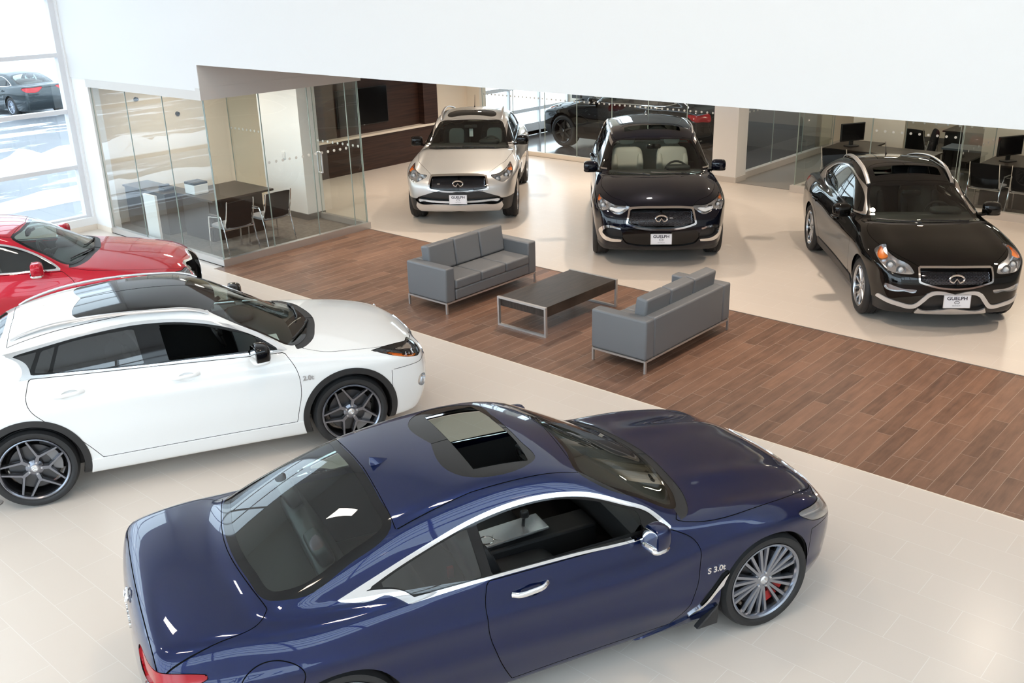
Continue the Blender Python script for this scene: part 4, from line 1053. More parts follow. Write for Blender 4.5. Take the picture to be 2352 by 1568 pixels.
CROSS.update(
  ws=[(1.13,0),(1.09,.3),(1.01,.57),(.93,.67),(.62,.64),(.35,.61),(.23,.56),(.27,.3),(.29,0)],
  rw=[(-1.42,0),(-1.45,.40),(-1.50,.56),(-1.75,.58),(-1.98,.52),(-2.04,.3),(-2.06,0)],
  roof=[(-1.36,0),(-1.38,.58),(-.5,.565),(.2,.55),(.27,0)],
  sunroof=[(-.80,0,'c'),(-.79,.50),(-.74,.525),(-.3,.54),(.20,.545,'c'),(.32,.5,'c'),(.34,0,'c')],
  dlo=[(.83,1.01,'c'),(.63,1.155),(.35,1.295),(.05,1.375),(-.31,1.41),(-.76,1.385),(-1.17,1.325),(-1.43,1.285,'c'),(-1.30,1.20),(-1.29,1.14),(-1.33,1.085,'c'),(-1.20,1.095),(-.33,1.06),(.49,1.03)],
  dlo_in=[(.76,1.025,'c'),(.61,1.138),(.34,1.273),(.04,1.352),(-.31,1.386),(-.76,1.362),(-1.17,1.303),(-1.36,1.27,'c'),(-1.245,1.19),(-1.23,1.115,'c'),(-.33,1.075),(.49,1.045)],
  panes=[[(.50,1.06,'c'),(.58,1.125),(.33,1.255),(.04,1.335),(-.20,1.365,'c'),(-.16,1.082,'c')],
         [(-.40,1.36,'c'),(-.76,1.343),(-.99,1.312,'c'),(-1.07,1.115,'c'),(-.36,1.088,'c')],
         [(-1.02,1.308,'c'),(-1.13,1.285,'c'),(-1.205,1.13,'c'),(-1.10,1.117,'c')],
         [(-1.16,1.285,'c'),(-1.34,1.262,'c'),(-1.26,1.19),(-1.24,1.14,'c')]],
  pane_door=['door_front','door_rear','door_rear','body'],
  door_front=[(.80,1.0,'c'),(.88,.85),(.90,.66),(.86,.45),(.84,.345,'c'),(-.20,.345,'c'),(-.21,.55),(-.235,.80),(-.28,1.055,'c'),(.4,1.02)],
  door_rear=[(-.285,1.055,'c'),(-.24,.80),(-.215,.55),(-.205,.345,'c'),(-.80,.345,'c'),(-.95,.55),(-1.16,.74),(-1.29,.93),(-1.25,1.09,'c')],
  hood_line=[(1.15,0),(1.11,.3),(1.03,.60),(.97,.74,'c'),(1.10,.80),(1.4,.80),(1.75,.72),(1.95,.58),(2.05,.40),(2.09,0)],
  mirror=(.60,1.01), handles=[('door_front',-.05,.945),('door_rear',-.97,.955)], bumper_x=1.72, bumper_z=.70,
  marks=[
   ('headlight','corner',[(.62,.80),(.85,.845),(1.15,.88),(1.45,.895,'c'),(1.28,.825),(1.08,.775),(.85,.745),(.66,.755)],dict(mat='housing_dark',off=-.045,lens=True,ring=.003,ring_mat='gap',ring_off=-.004)),
   ('grille','front',[(0,.74),(.42,.735),(.46,.64),(.36,.48),(0,.45)],dict(mat='gloss_black',off=-.05,ring=.02,ring_mat='chrome',ring_off=.008)),
   ('turn_signal','corner',[(1.36,.868),(1.10,.80),(.93,.768),(1.06,.762),(1.22,.80)],dict(mat='amber',off=-.02,frm=['headlight'],under='headlight')),
   ('lamp_strip','corner',[(.70,.81),(1.0,.845),(1.26,.87),(1.0,.825),(.80,.785)],dict(mat='chrome',off=-.015,frm=['headlight'],under='headlight')),
   ('fog_lamp','corner',[(.78,.50),(.98,.55),(1.0,.50),(.84,.44)],dict(mat='housing',off=-.03)),
   ('sill_trim','side',[(.95,.34,'c'),(1.0,.20,'c'),(-1.0,.20,'c'),(-.95,.34,'c')],dict(mat='paint',off=.014)),
   ('taillight','tail',[(.45,1.0),(.9,1.03),(1.2,.98),(.9,.90),(.45,.88)],dict(mat='red_lens',off=-.01)),
  ], creases=[([(-2.2,.92),(-1.2,.86),(0,.82),(1.0,.80),(2.1,.76)],.010,.06)],
  bumps=[(-1.3,.86,.4,.16,.012)])
LONGSUV.update(
  ws=[(.985,0),(.93,.4),(.80,.755),(.5,.70),(.22,.64),(.07,.575),(.12,.3),(.14,0)],
  rw=[(-1.80,0),(-1.82,.55),(-2.1,.58),(-2.3,.5),(-2.36,0)],
  roof=[(-1.72,0),(-1.75,.58),(-.6,.575),(.04,.56),(.11,0)],
  sunroof=[(-.30,0,'c'),(-.30,.38),(-.26,.42),(-.05,.44),(-.02,.41),(-.01,.2),(-.01,0,'c')],
  dlo=[(.62,1.125,'c'),(.35,1.30),(.05,1.43),(-.4,1.505),(-1.0,1.485),(-1.5,1.37),(-1.78,1.24,'c'),(-1.6,1.19),(-.6,1.15),(.2,1.125)],
  panes=[[(.50,1.15,'c'),(.30,1.29),(.03,1.405),(-.45,1.475,'c'),(-.50,1.17,'c')],[(-.60,1.475,'c'),(-1.0,1.46),(-1.25,1.415,'c'),(-1.3,1.20,'c'),(-.62,1.175,'c')],[(-1.32,1.40,'c'),(-1.5,1.345),(-1.70,1.245,'c'),(-1.36,1.21,'c')]],
  pane_door=['door_front','door_rear','body'],
  door_front=[(.62,1.12,'c'),(.78,.95),(.80,.7),(.75,.42,'c'),(-.50,.42,'c'),(-.56,.8),(-.56,1.15,'c')],
  door_rear=[(-.565,1.15,'c'),(-.565,.8),(-.505,.42,'c'),(-.85,.42,'c'),(-1.1,.75),(-1.4,.95),(-1.38,1.18,'c')],
  hood_line=[(1.01,0),(.96,.4),(.84,.79,'c'),(1.0,.83),(1.35,.80),(1.7,.735),(2.0,.56),(2.16,.47),(2.22,.44),(2.25,0)],
  mirror=(.48,1.10), handles=[('door_front',-.35,1.0),('door_rear',-1.15,1.02)], cab=(.72,-1.5),
  marks=[
   ('headlight','corner',[(.74,.845),(.95,.88),(1.15,.915),(1.40,.955),(1.62,.985,'c'),(1.42,.90),(1.18,.83),(1.05,.80),(.92,.765),(.82,.785)],dict(mat='housing',off=-.045,lens=True,ring=.004,ring_mat='gap',ring_off=-.004)),
   ('grille','front',[(0,.862),(.3,.858),(.455,.85,'c'),(.475,.76),(.49,.675,'c'),(.3,.65),(0,.64)],dict(mat='gloss_black',off=-.05,ring=.028,ring_mat='chrome',ring_off=.012)),
   ('turn_signal','corner',[(1.58,.978),(1.42,.935),(1.28,.925),(1.34,.895),(1.46,.925)],dict(mat='amber',off=-.02,frm=['headlight'],under='headlight')),
   ('daytime_lamp','front',[(.46,.475),(.60,.485),(.70,.478),(.69,.45),(.58,.45),(.47,.44)],dict(mat='white_lens',off=-.015,lim=1.9,frm=['body'])),
   ('lower_intake','front',[(0,.505),(.45,.51),(.70,.515),(.755,.47),(.70,.42),(.42,.405),(.24,.405),(0,.39)],dict(mat='gloss_black',off=-.04,lim=1.9)),
   ('skid_plate','front',[(0,.385),(.24,.40),(.44,.40),(.72,.43),(.74,.36),(.70,.29),(0,.285)],dict(mat='satin',off=.012,lim=1.9)),
   ('bumper_corner','front',[(.78,.50,'c'),(1.05,.50,'c'),(1.05,.2,'c'),(0,.2,'c'),(0,.284,'c'),(.70,.284),(.75,.36)],dict(mat='plastic',off=-.004,lim=1.75)),
   ('taillight','tail',[(.45,1.0),(.85,1.04),(1.2,1.03),(1.1,.95),(.75,.90),(.45,.92)],dict(mat='red_lens',off=-.01)),
  ], creases=[([(-2.4,.95),(-1.4,.93),(-.5,.80),(.5,.78),(1.4,.92),(2.2,.85)],.014,.09)],
  bumps=[(-1.5,.95,.5,.2,.025),(1.45,.85,.45,.2,.012)])
FAMILYSUV.update(
  ws=[(1.27,0),(1.22,.4),(1.09,.74),(.8,.73),(.5,.68),(.33,.61),(.38,.3),(.41,0)],
  rw=[(0,1.55),(.55,1.52),(.68,1.25),(.62,1.12),(0,1.10)], rw_view='rear',
  roof=[(-2.15,0),(-2.18,.68),(-1,.66),(.1,.65),(.31,.60),(.37,0)],
  sunroof=[(-.20,0,'c'),(-.20,.43),(-.17,.47),(.12,.475),(.15,.45),(.165,.2),(.165,0,'c')],
  roof_hole=[(-.10,0,'c'),(-.10,.44,'c'),(.115,.445,'c'),(.13,0,'c')],
  dlo=[(.92,1.155,'c'),(.62,1.37),(.25,1.53),(-.4,1.60),(-1.3,1.585),(-2.0,1.49),(-2.2,1.36),(-2.05,1.22,'c'),(-.6,1.17)],
  panes=[[(.74,1.19,'c'),(.58,1.36),(.22,1.505),(-.4,1.575,'c'),(-.42,1.19,'c')],[(-.52,1.575,'c'),(-1.3,1.56,'c'),(-1.35,1.215,'c'),(-.53,1.19,'c')],[(-1.42,1.555,'c'),(-1.98,1.465),(-2.14,1.36),(-2.03,1.245,'c'),(-1.45,1.22,'c')]],
  pane_door=['door_front','door_rear','body'],
  door_front=[(.92,1.15,'c'),(.95,.85),(.85,.42,'c'),(-.45,.42,'c'),(-.48,1.17,'c')],
  door_rear=[(-.485,1.17,'c'),(-.455,.42,'c'),(-.95,.42,'c'),(-1.2,.8),(-1.42,1.05),(-1.40,1.2,'c')],
  hood_line=[(1.29,0),(1.24,.4),(1.11,.78,'c'),(1.3,.83),(1.7,.81),(2.0,.70),(2.17,.50),(2.27,.44),(2.29,0)],
  mirror=(.80,1.12), handles=[('door_front',-.25,1.0),('door_rear',-1.2,1.02)], cab=(1.0,-1.9), dash_len=.25,
  marks=[
   ('headlight','corner',[(.60,.87),(.85,.90),(1.12,.945),(1.47,.995,'c'),(1.25,.89),(1.08,.83),(.92,.845),(.84,.815),(.66,.80)],dict(mat='housing',off=-.045,lens=True,ring=.004,ring_mat='gap',ring_off=-.004)),
   ('grille','front',[(0,.868),(.3,.865),(.435,.855,'c'),(.455,.76),(.475,.675,'c'),(.3,.625),(0,.605)],dict(mat='gloss_black',off=-.05,ring=.026,ring_mat='chrome',ring_off=.012)),
   ('turn_signal','corner',[(1.45,.988),(1.36,.972),(1.27,.955),(1.30,.935),(1.37,.955)],dict(mat='amber',off=-.02,frm=['headlight'],under='headlight')),
   ('lamp_strip','corner',[(.66,.862),(.80,.868),(.95,.872),(.93,.858),(.84,.835),(.70,.83)],dict(mat='white_lens',off=-.015,frm=['headlight'],under='headlight')),
   ('fog_frame','front',[(.57,.605,'c'),(.83,.61),(.875,.53),(.84,.455),(.56,.405,'c'),(.55,.44,'c'),(.79,.49),(.825,.53),(.80,.575),(.57,.58,'c')],dict(mat='chrome',off=.012,lim=1.9,mir=False)),
   ('fog_recess','front',[(.57,.58),(.80,.575),(.825,.53),(.79,.49),(.55,.44)],dict(mat='plastic',off=-.04,lim=1.9,mir=False)),
   ('lower_intake','front',[(0,.535),(.52,.55),(.55,.50),(.49,.37),(.40,.345),(0,.33)],dict(mat='gloss_black',off=-.02,lim=1.9)),
   ('lower_lip','front',[(0,.30),(.6,.305),(1.0,.36,'c'),(1.0,.2,'c'),(0,.2,'c')],dict(mat='plastic',off=-.004,lim=1.6)),
   ('taillight','tail',[(.55,1.1),(.85,1.12),(1.1,1.1),(1.05,1.0),(.6,.98)],dict(mat='red_lens',off=-.01)),
  ], creases=[([(-2.5,.95),(0,.90),(2.2,.86)],.010,.08)], bumps=[(1.5,.85,.4,.2,.01)])
SMALLSUV.update(
  ws=[(1.10,0),(1.05,.35),(.93,.665),(.65,.635),(.36,.585),(.22,.535),(.27,.3),(.29,0)],
  rw=[(-1.80,0),(-1.82,.5),(-2.1,.52),(-2.28,.45),(-2.33,0)],
  roof=[(-1.72,0),(-1.75,.52),(-.6,.515),(.18,.52),(.25,0)],
  sunroof=[(-.22,0,'c'),(-.22,.41),(-.19,.44),(.07,.45),(.11,.42),(.125,.2),(.125,0,'c')],
  roof_hole=[(-.12,0,'c'),(-.12,.42,'c'),(.07,.425,'c'),(.085,0,'c')],
  dlo=[(.70,1.06,'c'),(.42,1.235),(.18,1.345),(-.25,1.43),(-.9,1.425),(-1.25,1.34),(-1.52,1.19,'c'),(-1.35,1.115),(-.6,1.085),(.1,1.06)],
  panes=[[(.56,1.085,'c'),(.39,1.215),(.16,1.32),(-.20,1.395,'c'),(-.24,1.10,'c')],[(-.36,1.402,'c'),(-.9,1.397),(-1.02,1.37,'c'),(-1.10,1.13,'c'),(-.38,1.107,'c')],[(-1.08,1.355,'c'),(-1.25,1.31),(-1.43,1.205,'c'),(-1.16,1.14,'c')]],
  pane_door=['door_front','door_rear','body'],
  door_front=[(.70,1.05,'c'),(.86,.88),(.88,.65),(.84,.36,'c'),(-.25,.36,'c'),(-.31,.7),(-.30,1.075,'c')],
  door_rear=[(-.305,1.075,'c'),(-.315,.7),(-.255,.36,'c'),(-.85,.36,'c'),(-1.05,.65),(-1.3,.85),(-1.25,1.11,'c')],
  hood_line=[(1.12,0),(1.07,.35),(.97,.70,'c'),(1.15,.765),(1.5,.765),(1.75,.70),(1.95,.56),(2.08,.42),(2.11,.38),(2.13,0)],
  mirror=(.58,1.02), handles=[('door_front',-.05,.86),('door_rear',-1.1,.875)], cab=(.80,-1.4),
  marks=[
   ('headlight','corner',[(.545,.72),(.615,.77),(.895,.845),(1.10,.895),(1.28,.935),(1.34,.90),(1.20,.84),(1.02,.775),(.88,.725),(.70,.705)],dict(mat='white_part' if False else 'housing',off=-.04,lens=True,ring=.003,ring_mat='gap',ring_off=-.004)),
   ('grille','front',[(0,.768),(.25,.768),(.395,.765,'c'),(.398,.70),(.395,.632,'c'),(.2,.578),(0,.56)],dict(mat='gloss_black',off=-.04,ring=.02,ring_mat='chrome',ring_off=.012)),
   ('turn_signal','corner',[(1.29,.918),(1.14,.885),(1.02,.850),(1.10,.828),(1.24,.872)],dict(mat='amber',off=-.02,frm=['headlight'],under='headlight')),
   ('fog_lamp','front',[(.42,.515),(.58,.538),(.76,.563),(.75,.52),(.66,.498),(.56,.506),(.44,.498)],dict(mat='housing',off=-.02,lens=True,lim=1.8,mir=False)),
   ('bumper_chrome','front',[(0,.487,'c'),(.305,.492),(.35,.44),(.44,.345),(.60,.37),(.79,.425,'c'),(.80,.38,'c'),(.62,.325),(.42,.298),(.325,.395),(.28,.452),(0,.452,'c')],dict(mat='silver_trim',off=.014,lim=1.7)),
   ('lower_intake','front',[(0,.457),(.285,.457),(.33,.40),(.40,.325),(.385,.308),(0,.305)],dict(mat='plastic',off=-.04,lim=1.8)),
   ('skid_plate','front',[(0,.303),(.375,.305,'c'),(.41,.235,'c'),(0,.225)],dict(mat='satin',off=.018,lim=1.7)),
   ('lower_lip','front',[(.41,.30,'c'),(.62,.325),(.95,.375,'c'),(.95,.18,'c'),(.41,.18,'c')],dict(mat='plastic',off=-.004,lim=1.6,mir=False)),
   ('taillight','tail',[(.45,.95),(.85,.99),(1.2,.98),(1.1,.90),(.75,.86),(.45,.88)],dict(mat='red_lens',off=-.01)),
   ('sill_trim','side',[(.95,.345,'c'),(1.0,.20,'c'),(-1.0,.20,'c'),(-.95,.345,'c')],dict(mat='plastic',off=.01)),
  ], creases=[([(-2.4,.92),(-1.2,.88),(0,.80),(1.0,.82),(2.1,.78)],.012,.08)],
  bumps=[(-1.4,.88,.45,.18,.02),(1.45,.80,.4,.18,.008)])
SEDAN.update(
  ws=[(1.0,0),(.96,.3),(.90,.58),(.82,.70),(.55,.68),(.33,.64),(.22,.58),(.26,.3),(.28,0)],
  rw=[(-1.05,0),(-1.08,.55),(-1.4,.62),(-1.75,.60),(-1.86,.4),(-1.89,0)],
  roof=[(-1.0,0),(-1.03,.58),(-.4,.57),(.2,.56),(.27,0)],
  dlo=[(.74,.945,'c'),(.55,1.09),(.3,1.22),(.0,1.295),(-.4,1.315),(-.9,1.255),(-1.25,1.12),(-1.42,1.03,'c'),(-1.2,.995),(-.4,.965)],
  panes=[[(.55,.968,'c'),(.50,1.09),(.27,1.20),(-.02,1.272),(-.33,1.288,'c'),(-.33,.985,'c')],[(-.42,1.287,'c'),(-.9,1.23),(-1.0,1.19,'c'),(-1.05,1.01,'c'),(-.43,.99,'c')],[(-1.06,1.16,'c'),(-1.22,1.095),(-1.34,1.035,'c'),(-1.11,1.012,'c')]],
  pane_door=['door_front','door_rear','body'],
  door_front=[(.74,.935,'c'),(.86,.80),(.87,.6),(.82,.30,'c'),(-.30,.30,'c'),(-.36,.6),(-.37,.955,'c')],
  door_rear=[(-.375,.955,'c'),(-.365,.6),(-.305,.30,'c'),(-.85,.30,'c'),(-1.0,.55),(-1.2,.75),(-1.15,.985,'c')],
  hood_line=[(1.02,0),(.98,.3),(.91,.62),(.80,.77,'c'),(.95,.815),(1.4,.80),(1.75,.72),(2.0,.58),(2.10,.40),(2.15,0)],
  trunk=[(-1.90,0),(-1.87,.5),(-1.80,.66,'c'),(-1.9,.72),(-2.2,.74),(-2.46,.74,'c'),(-2.50,0)],
  mirror=(.52,.945), handles=[('door_front',-.15,.84),('door_rear',-1.0,.86)],
  marks=[
   ('headlight','corner',[(.56,.715),(.80,.745),(1.0,.765),(1.25,.785),(1.45,.79),(1.33,.70),(1.15,.655),(.85,.63),(.62,.645)],dict(mat='housing',off=-.045,lens=True,ring=.004,ring_mat='gap',ring_off=-.004)),
   ('grille','front',[(0,.72),(.42,.71),(.46,.62),(.36,.44),(0,.40)],dict(mat='gloss_black',off=-.05,ring=.02,ring_mat='chrome',ring_off=.008)),
   ('taillight','tail',[(.30,.985),(.70,1.0),(1.0,1.0),(1.22,.96),(1.0,.88),(.72,.85),(.45,.86)],dict(mat='red_lens',off=-.01,ring=.004,ring_mat='gap',ring_off=-.006)),
  ], creases=[([(-2.5,.85),(-1.4,.80),(-.6,.74),(.4,.70),(1.2,.78),(2.2,.72)],.010,.07)],
  bumps=[(-1.45,.82,.42,.14,.015)])

# ---------------------------------------------------------------- car builder
def components(T, n):
    lab = np.arange(n)
    for _ in range(400):
        m = lab[T].min(1); new = lab.copy()
        np.minimum.at(new, T.ravel(), np.repeat(m, 3)); new = new[new]
        if (new == lab).all(): break
        lab = new
    return lab[T[:, 0]]
def skin_part(S, label, name, m, parent, off=0.0, flip=False, walls=True, split=True):
    """One object per connected piece of a labelled region; returns the biggest."""
    if label not in S.names: return None
    k = S.names.index(label); T = S.T[S.L == k]
    if len(T) == 0: return None
    u, inv = np.unique(T, return_inverse=True); comp = components(inv.reshape(T.shape), len(u)) if split else np.zeros(len(T), int)
    idx = np.where(S.L == k)[0]; ids, ct = np.unique(comp, return_counts=True)
    objs = []
    for c in ids[np.argsort(-ct)]:
        sel = idx[comp == c]
        if len(sel) < 6: continue
        tmp = S.lab('_piece'); S.L[sel] = tmp
        V, T2, N, wV, wF = S.get('_piece', off, flip, walls); S.L[sel] = k
        if wV is not None:
            F = np.concatenate([T2, wF + len(V)]); NN = np.concatenate([N, np.zeros((len(wV), 3))]); V = np.concatenate([V, wV])
        else: F, NN = T2, N
        par = parent
        if isinstance(parent, list): par = nearest(parent, V.mean(0))
        o = raw_obj(name, V, F.astype(np.int32), m, par, normals=NN); objs.append(o)
        CEN[o.name] = V.mean(0)
    if not objs: return None
    skin_part.last = objs
    return objs[0]
CEN = {}
def nearest(objs, c): return min(objs, key=lambda q: np.linalg.norm(CEN[q.name] - c))

def bar3(mb, p0, p1, w0, w1, d, face=.55, dish=0.0):
    """Alloy spoke: trapezoid section from p0 to p1 in the wheel plane (x, z); y is depth, outside is -y."""
    p0 = np.array(p0, float); p1 = np.array(p1, float)
    t = p1 - p0; t[1] = 0; t /= np.linalg.norm(t); s = np.array([-t[2], 0, t[0]])
    V = []
    for p, w in ((p0, w0), (p1, w1)):
        V += [p - s*w*face*.5, p + s*w*face*.5, p + s*w*.5 + np.array([0, d*.45, 0]), p + s*w*.45 + np.array([0, d, 0]), p - s*w*.45 + np.array([0, d, 0]), p - s*w*.5 + np.array([0, d*.45, 0])]
    F = [(i, (i+1) % 6, 6 + (i+1) % 6, 6 + i) for i in range(6)] + [tuple(range(6))[::-1], tuple(range(6, 12))]
    mb.add(V, F)

def make_wheel(parent, R, W, rr, style, M, caliper='caliper'):
    """Right-hand wheel at the origin (outside faces -y)."""
    e = bpy.data.objects.new('wheel', None); COL.objects.link(e); e.parent = parent; e.empty_display_size = .1
    h = W/2
    prof = [(-h*.80, rr+.004), (-h*.93, rr+.012), (-h*1.0, rr+(R-rr)*.45), (-h*.97, rr+(R-rr)*.75), (-h*.86, R-.016), (-h*.74, R-.004), (-h*.6, R)]
    gy = [-.5, -.46, -.44, -.40, -.06, -.04, 0]
    tread = [(-h*.50, R), (-h*.48, R-.007), (-h*.42, R-.007), (-h*.40, R), (-h*.10, R), (-h*.08, R-.007), (h*.0, R-.007)]
    left = prof + tread
    full = left + [(-y, r) for (y, r) in left[::-1]]
    o = obj('tire', MB().lathe(full, 56, 'y'), M['rubber'], e, sharp=50)
    ml = MB().lathe([(-h*.86, rr+.006), (-h*.93, rr+.004), (-h*.95, rr-.004), (-h*.88, rr-.014), (-h*.74, rr-.018)], 56, 'y')
    obj('rim_barrel', MB().lathe([(-h*.74, rr-.018), (-h*.55, rr-.026), (-h*.1, rr-.05), (h*.8, rr-.03)], 56, 'y'), M['rim_black'], e)
    yo = -h*.80; yh = yo + .012
    hubr = .062
    V = ml
    P = lambda r, a, y: (r*math.cos(a), y, r*math.sin(a))
    V.lathe([(yh - .006, 0.0), (yh - .006, hubr*.55), (yh, hubr*.8), (yh + .012, hubr*1.12), (yh + .05, hubr*1.15)], 32, 'y')
    if style == 'star':        # five stubs, each forking wide so that neighbours pair up at the rim
        for k in range(5):
            a = PI/2 + (k + .5)*2*PI/5
            bar3(V, P(hubr*.5, a, yh), P(rr*.46, a, yh - .006), .046, .040, .036, face=.65)
            for sg in (-1, 1):
                bar3(V, P(rr*.40, a + sg*.03, yh - .006), P(rr*.965, a + sg*.50, yo + .002), .030, .023, .034, face=.6)
    elif style == 'fine':      # five bundles of straight spokes
        for k in range(5):
            a = PI/2 + k*2*PI/5
            for da, w in ((-.44, .029), (-.20, .031), (.12, .031), (.36, .029)):
                bar3(V, P(hubr*.7, a + da*.95, yh), P(rr*.97, a + da, yo + .004), w*.9, w*1.1, .034, face=.6)
    elif style == 'split':     # five spokes splitting into two
        for k in range(5):
            a = PI/2 + k*2*PI/5
            for sg in (-1, 1):
                bar3(V, P(hubr*.6, a + sg*.12, yh), P(rr*.97, a + sg*.27, yo + .004), .030, .024, .034)
    else:                      # six broad spokes
        for k in range(6):
            a = PI/2 + k*PI/3
            bar3(V, P(hubr*.5, a, yh), P(rr*.97, a, yo + .004), .07, .045, .035, face=.7)
    obj('rim', V, M[{'star': 'rim_dark', 'fine': 'rim_grey', 'split': 'rim_silver'}.get(style, 'rim_black')], e, sharp=25)
    hc = MB().lathe([(yh - .012, 0), (yh - .012, .024), (yh - .006, .030), (yh + .005, .031)], 24, 'y')
    for k in range(5):
        a = PI/2 + (k + .5)*2*PI/5; c = P(.052, a, 0)
        hc.cyl((c[0], yh - .008, c[2]), (c[0], yh + .01, c[2]), .008, 6)
    obj('hub_cap', hc, M['satin'] if style != 'six' else M['rim_black'], e)
    obj('hub_emblem', emblem_mb(.018, .0022).xf(m4(np.array([[1, 0, 0], [0, 0, -1], [0, 1, 0]]), (0, yh - .0135, 0))), M['chrome'], e)
    bd = MB().lathe([(-.035, .07), (-.035, rr*.72), (-.02, rr*.74), (0, rr*.74), (.02, .2), (.02, .05)], 40, 'y')
    obj('brake_disc', bd, M['disc'], e)
    cal = MB().lathe([(-.055, rr*.52), (-.055, rr*.80), (.03, rr*.82), (.03, rr*.52)], 8, 'y', a0=-.5, a1=.5, closed_prof=True)
    obj('brake_caliper', cal, M[caliper], e, smooth=False)
    return e

def emblem_mb(a, r):
    """Open oval whose two ends run in to a point: drawn in the x-z... local x right, y up."""
    b = a*.56; pts = [(0, b*.12, 0), (-a*.20, -b*.45, 0)]
    t0 = -PI/2 - .42
    pts.append((a*math.cos(t0)*1.0, b*math.sin(t0), 0))
    for k in range(1, 29):
        t = t0 - (2*PI - .84)*k/28; pts.append((a*math.cos(t), b*math.sin(t), 0))
    pts += [(a*.20, -b*.45, 0), (0, b*.12, 0)]
    rs = [r*.5, r*.8] + [r*(1.0 + .35*math.sin(PI*k/28)) for k in range(29)] + [r*.8, r*.5]
    return MB().tube(pts, rs, 6, nrm=(0, 0, 1))

def make_seat(parent, M, x, y, z, lm, tilt=.38, wide=.27, zh=.62, inset=None):
    e = bpy.data.objects.new('seat', None); COL.objects.link(e); e.parent = parent; e.empty_display_size = .1
    obj('seat_cushion', MB().sell((x, y, z), (.27, wide, .085), .45, .35), M[lm], e)
    R = rotm('y', -tilt); up = R @ np.array([0, 0, 1.0])
    bc = np.array([x - .27, y, z + .03]) + up*zh*.5
    bk = MB().sell(bc, (.07, wide*.96, zh*.54), .4, .4, R)
    for s in (-1, 1): bk.sell(bc + R @ np.array([.05, s*wide*.78, -.06]), (.055, wide*.2, zh*.44), .6, .5, R, 14, 8)
    obj('backrest', bk, M[lm], e)
    if inset: obj('backrest_panel', MB().sell(bc + R @ np.array([.06, 0, .1]), (.02, wide*.55, zh*.26), .5, .4, R), M[inset], e)
    hc = np.array([x - .27, y, z + .03]) + up*(zh + .16)
    hr = MB().sell(hc, (.05, .13, .095), .5, .45, R)
    for s in (-1, 1): hr.cyl(hc + np.array([0, s*.05, -.16]), hc + np.array([0, s*.05, -.05]), .007, 8)
    obj('headrest', hr, M[lm], e)
    return e

def make_mirror(body, parent, M, x, z, sgn, housing, base, scale=1.0, w=1.0):
    p = body.on('side', [(x, z)], sgn)[0]
    e = bpy.data.objects.new('side_mirror', None); COL.objects.link(e); e.parent = parent; e.empty_display_size = .1
    c = p + np.array([-.03, sgn*.15*w, .075])*scale
    R = rotm('z', -sgn*.18)
    sh = MB().sell(c, (.085*scale, .112*scale*w, .085*scale), .6, .65, R)
    V = np.array(sh.v)
    V[:, 0] = np.where(V[:, 0] < c[0] - .035*scale, c[0] - .035*scale + (V[:, 0] - c[0] + .035*scale)*.15, V[:, 0])
    sh.v = [tuple(v) for v in V]
    obj('mirror_housing', sh, M[housing] if isinstance(housing, str) else housing, e)
    lo = MB().sell(c + np.array([.0, 0, -.062*scale]), (.075*scale, .112*scale*w, .026*scale), .7, .6, R, 20, 8)
    lo.bar(p + np.array([.0, -sgn*.03, .0]), c + np.array([.0, -sgn*.04, -.06*scale]), .07*scale, .03*scale)
    obj('mirror_base', lo, M[base], e)
    gl = MB().sell(c + R @ np.array([-.047*scale, 0, .005]), (.004, .100*scale*w, .062*scale), .5, .5, R, 20, 8)
    obj('mirror_glass', gl, M['chrome'], e)
    return e

def make_handle(body, parent, m, x, z, sgn, L=.23, cup=None):
    p = body.on('side', [(x - L/2, z - .004), (x - L/3, z), (x, z + .004), (x + L/3, z + .006), (x + L/2, z + .004)], sgn)
    o = np.array([0, sgn, 0])
    q = p + o*np.array([[.002], [.032], [.040], [.032], [.002]])
    h = MB().tube(cr([tuple(a) for a in q], False, 6), .0165, 10, flat=.62, nrm=(0, sgn, .3))
    r = obj('door_handle', h, m, parent)
    if cup is not None:
        c0 = body.on('side', [(x + .01, z)], sgn)[0]; n = body.normal(c0[None])[0]
        g = frame_at(c0 + n*.0015, n); V = []; 
        for k in range(28):
            t = 2*PI*k/28; V.append((.085*math.cos(t), .042*math.sin(t), 0))
        for k in range(28):
            t = 2*PI*k/28; V.append((.060*math.cos(t), .028*math.sin(t), -.010))
        F = [(k, (k+1) % 28, 28 + (k+1) % 28, 28 + k) for k in range(28)] + [tuple(range(28, 56))]
        obj('handle_recess', MB().add(V, F).xf(g), cup, parent)
    return r

def surf_tube(body, view, pts, r, sgn=-1, off=0.0, n=8, flat=1.0, closed=False, dens=8):
    """Tube lying on the surface along a smooth 2D line of a view."""
    q = cr(pts, closed, dens); P = body.on(view, q, sgn)
    ok = ~np.isnan(P[:, 0]); P = P[ok]; N = body.normal(P)
    return MB().tube(P + N*off, r, n, closed=closed, flat=flat, nrm=N)

def mirr(poly):
    """Half outline (second coordinate or first is |y|) closed across the middle."""
    return list(poly)

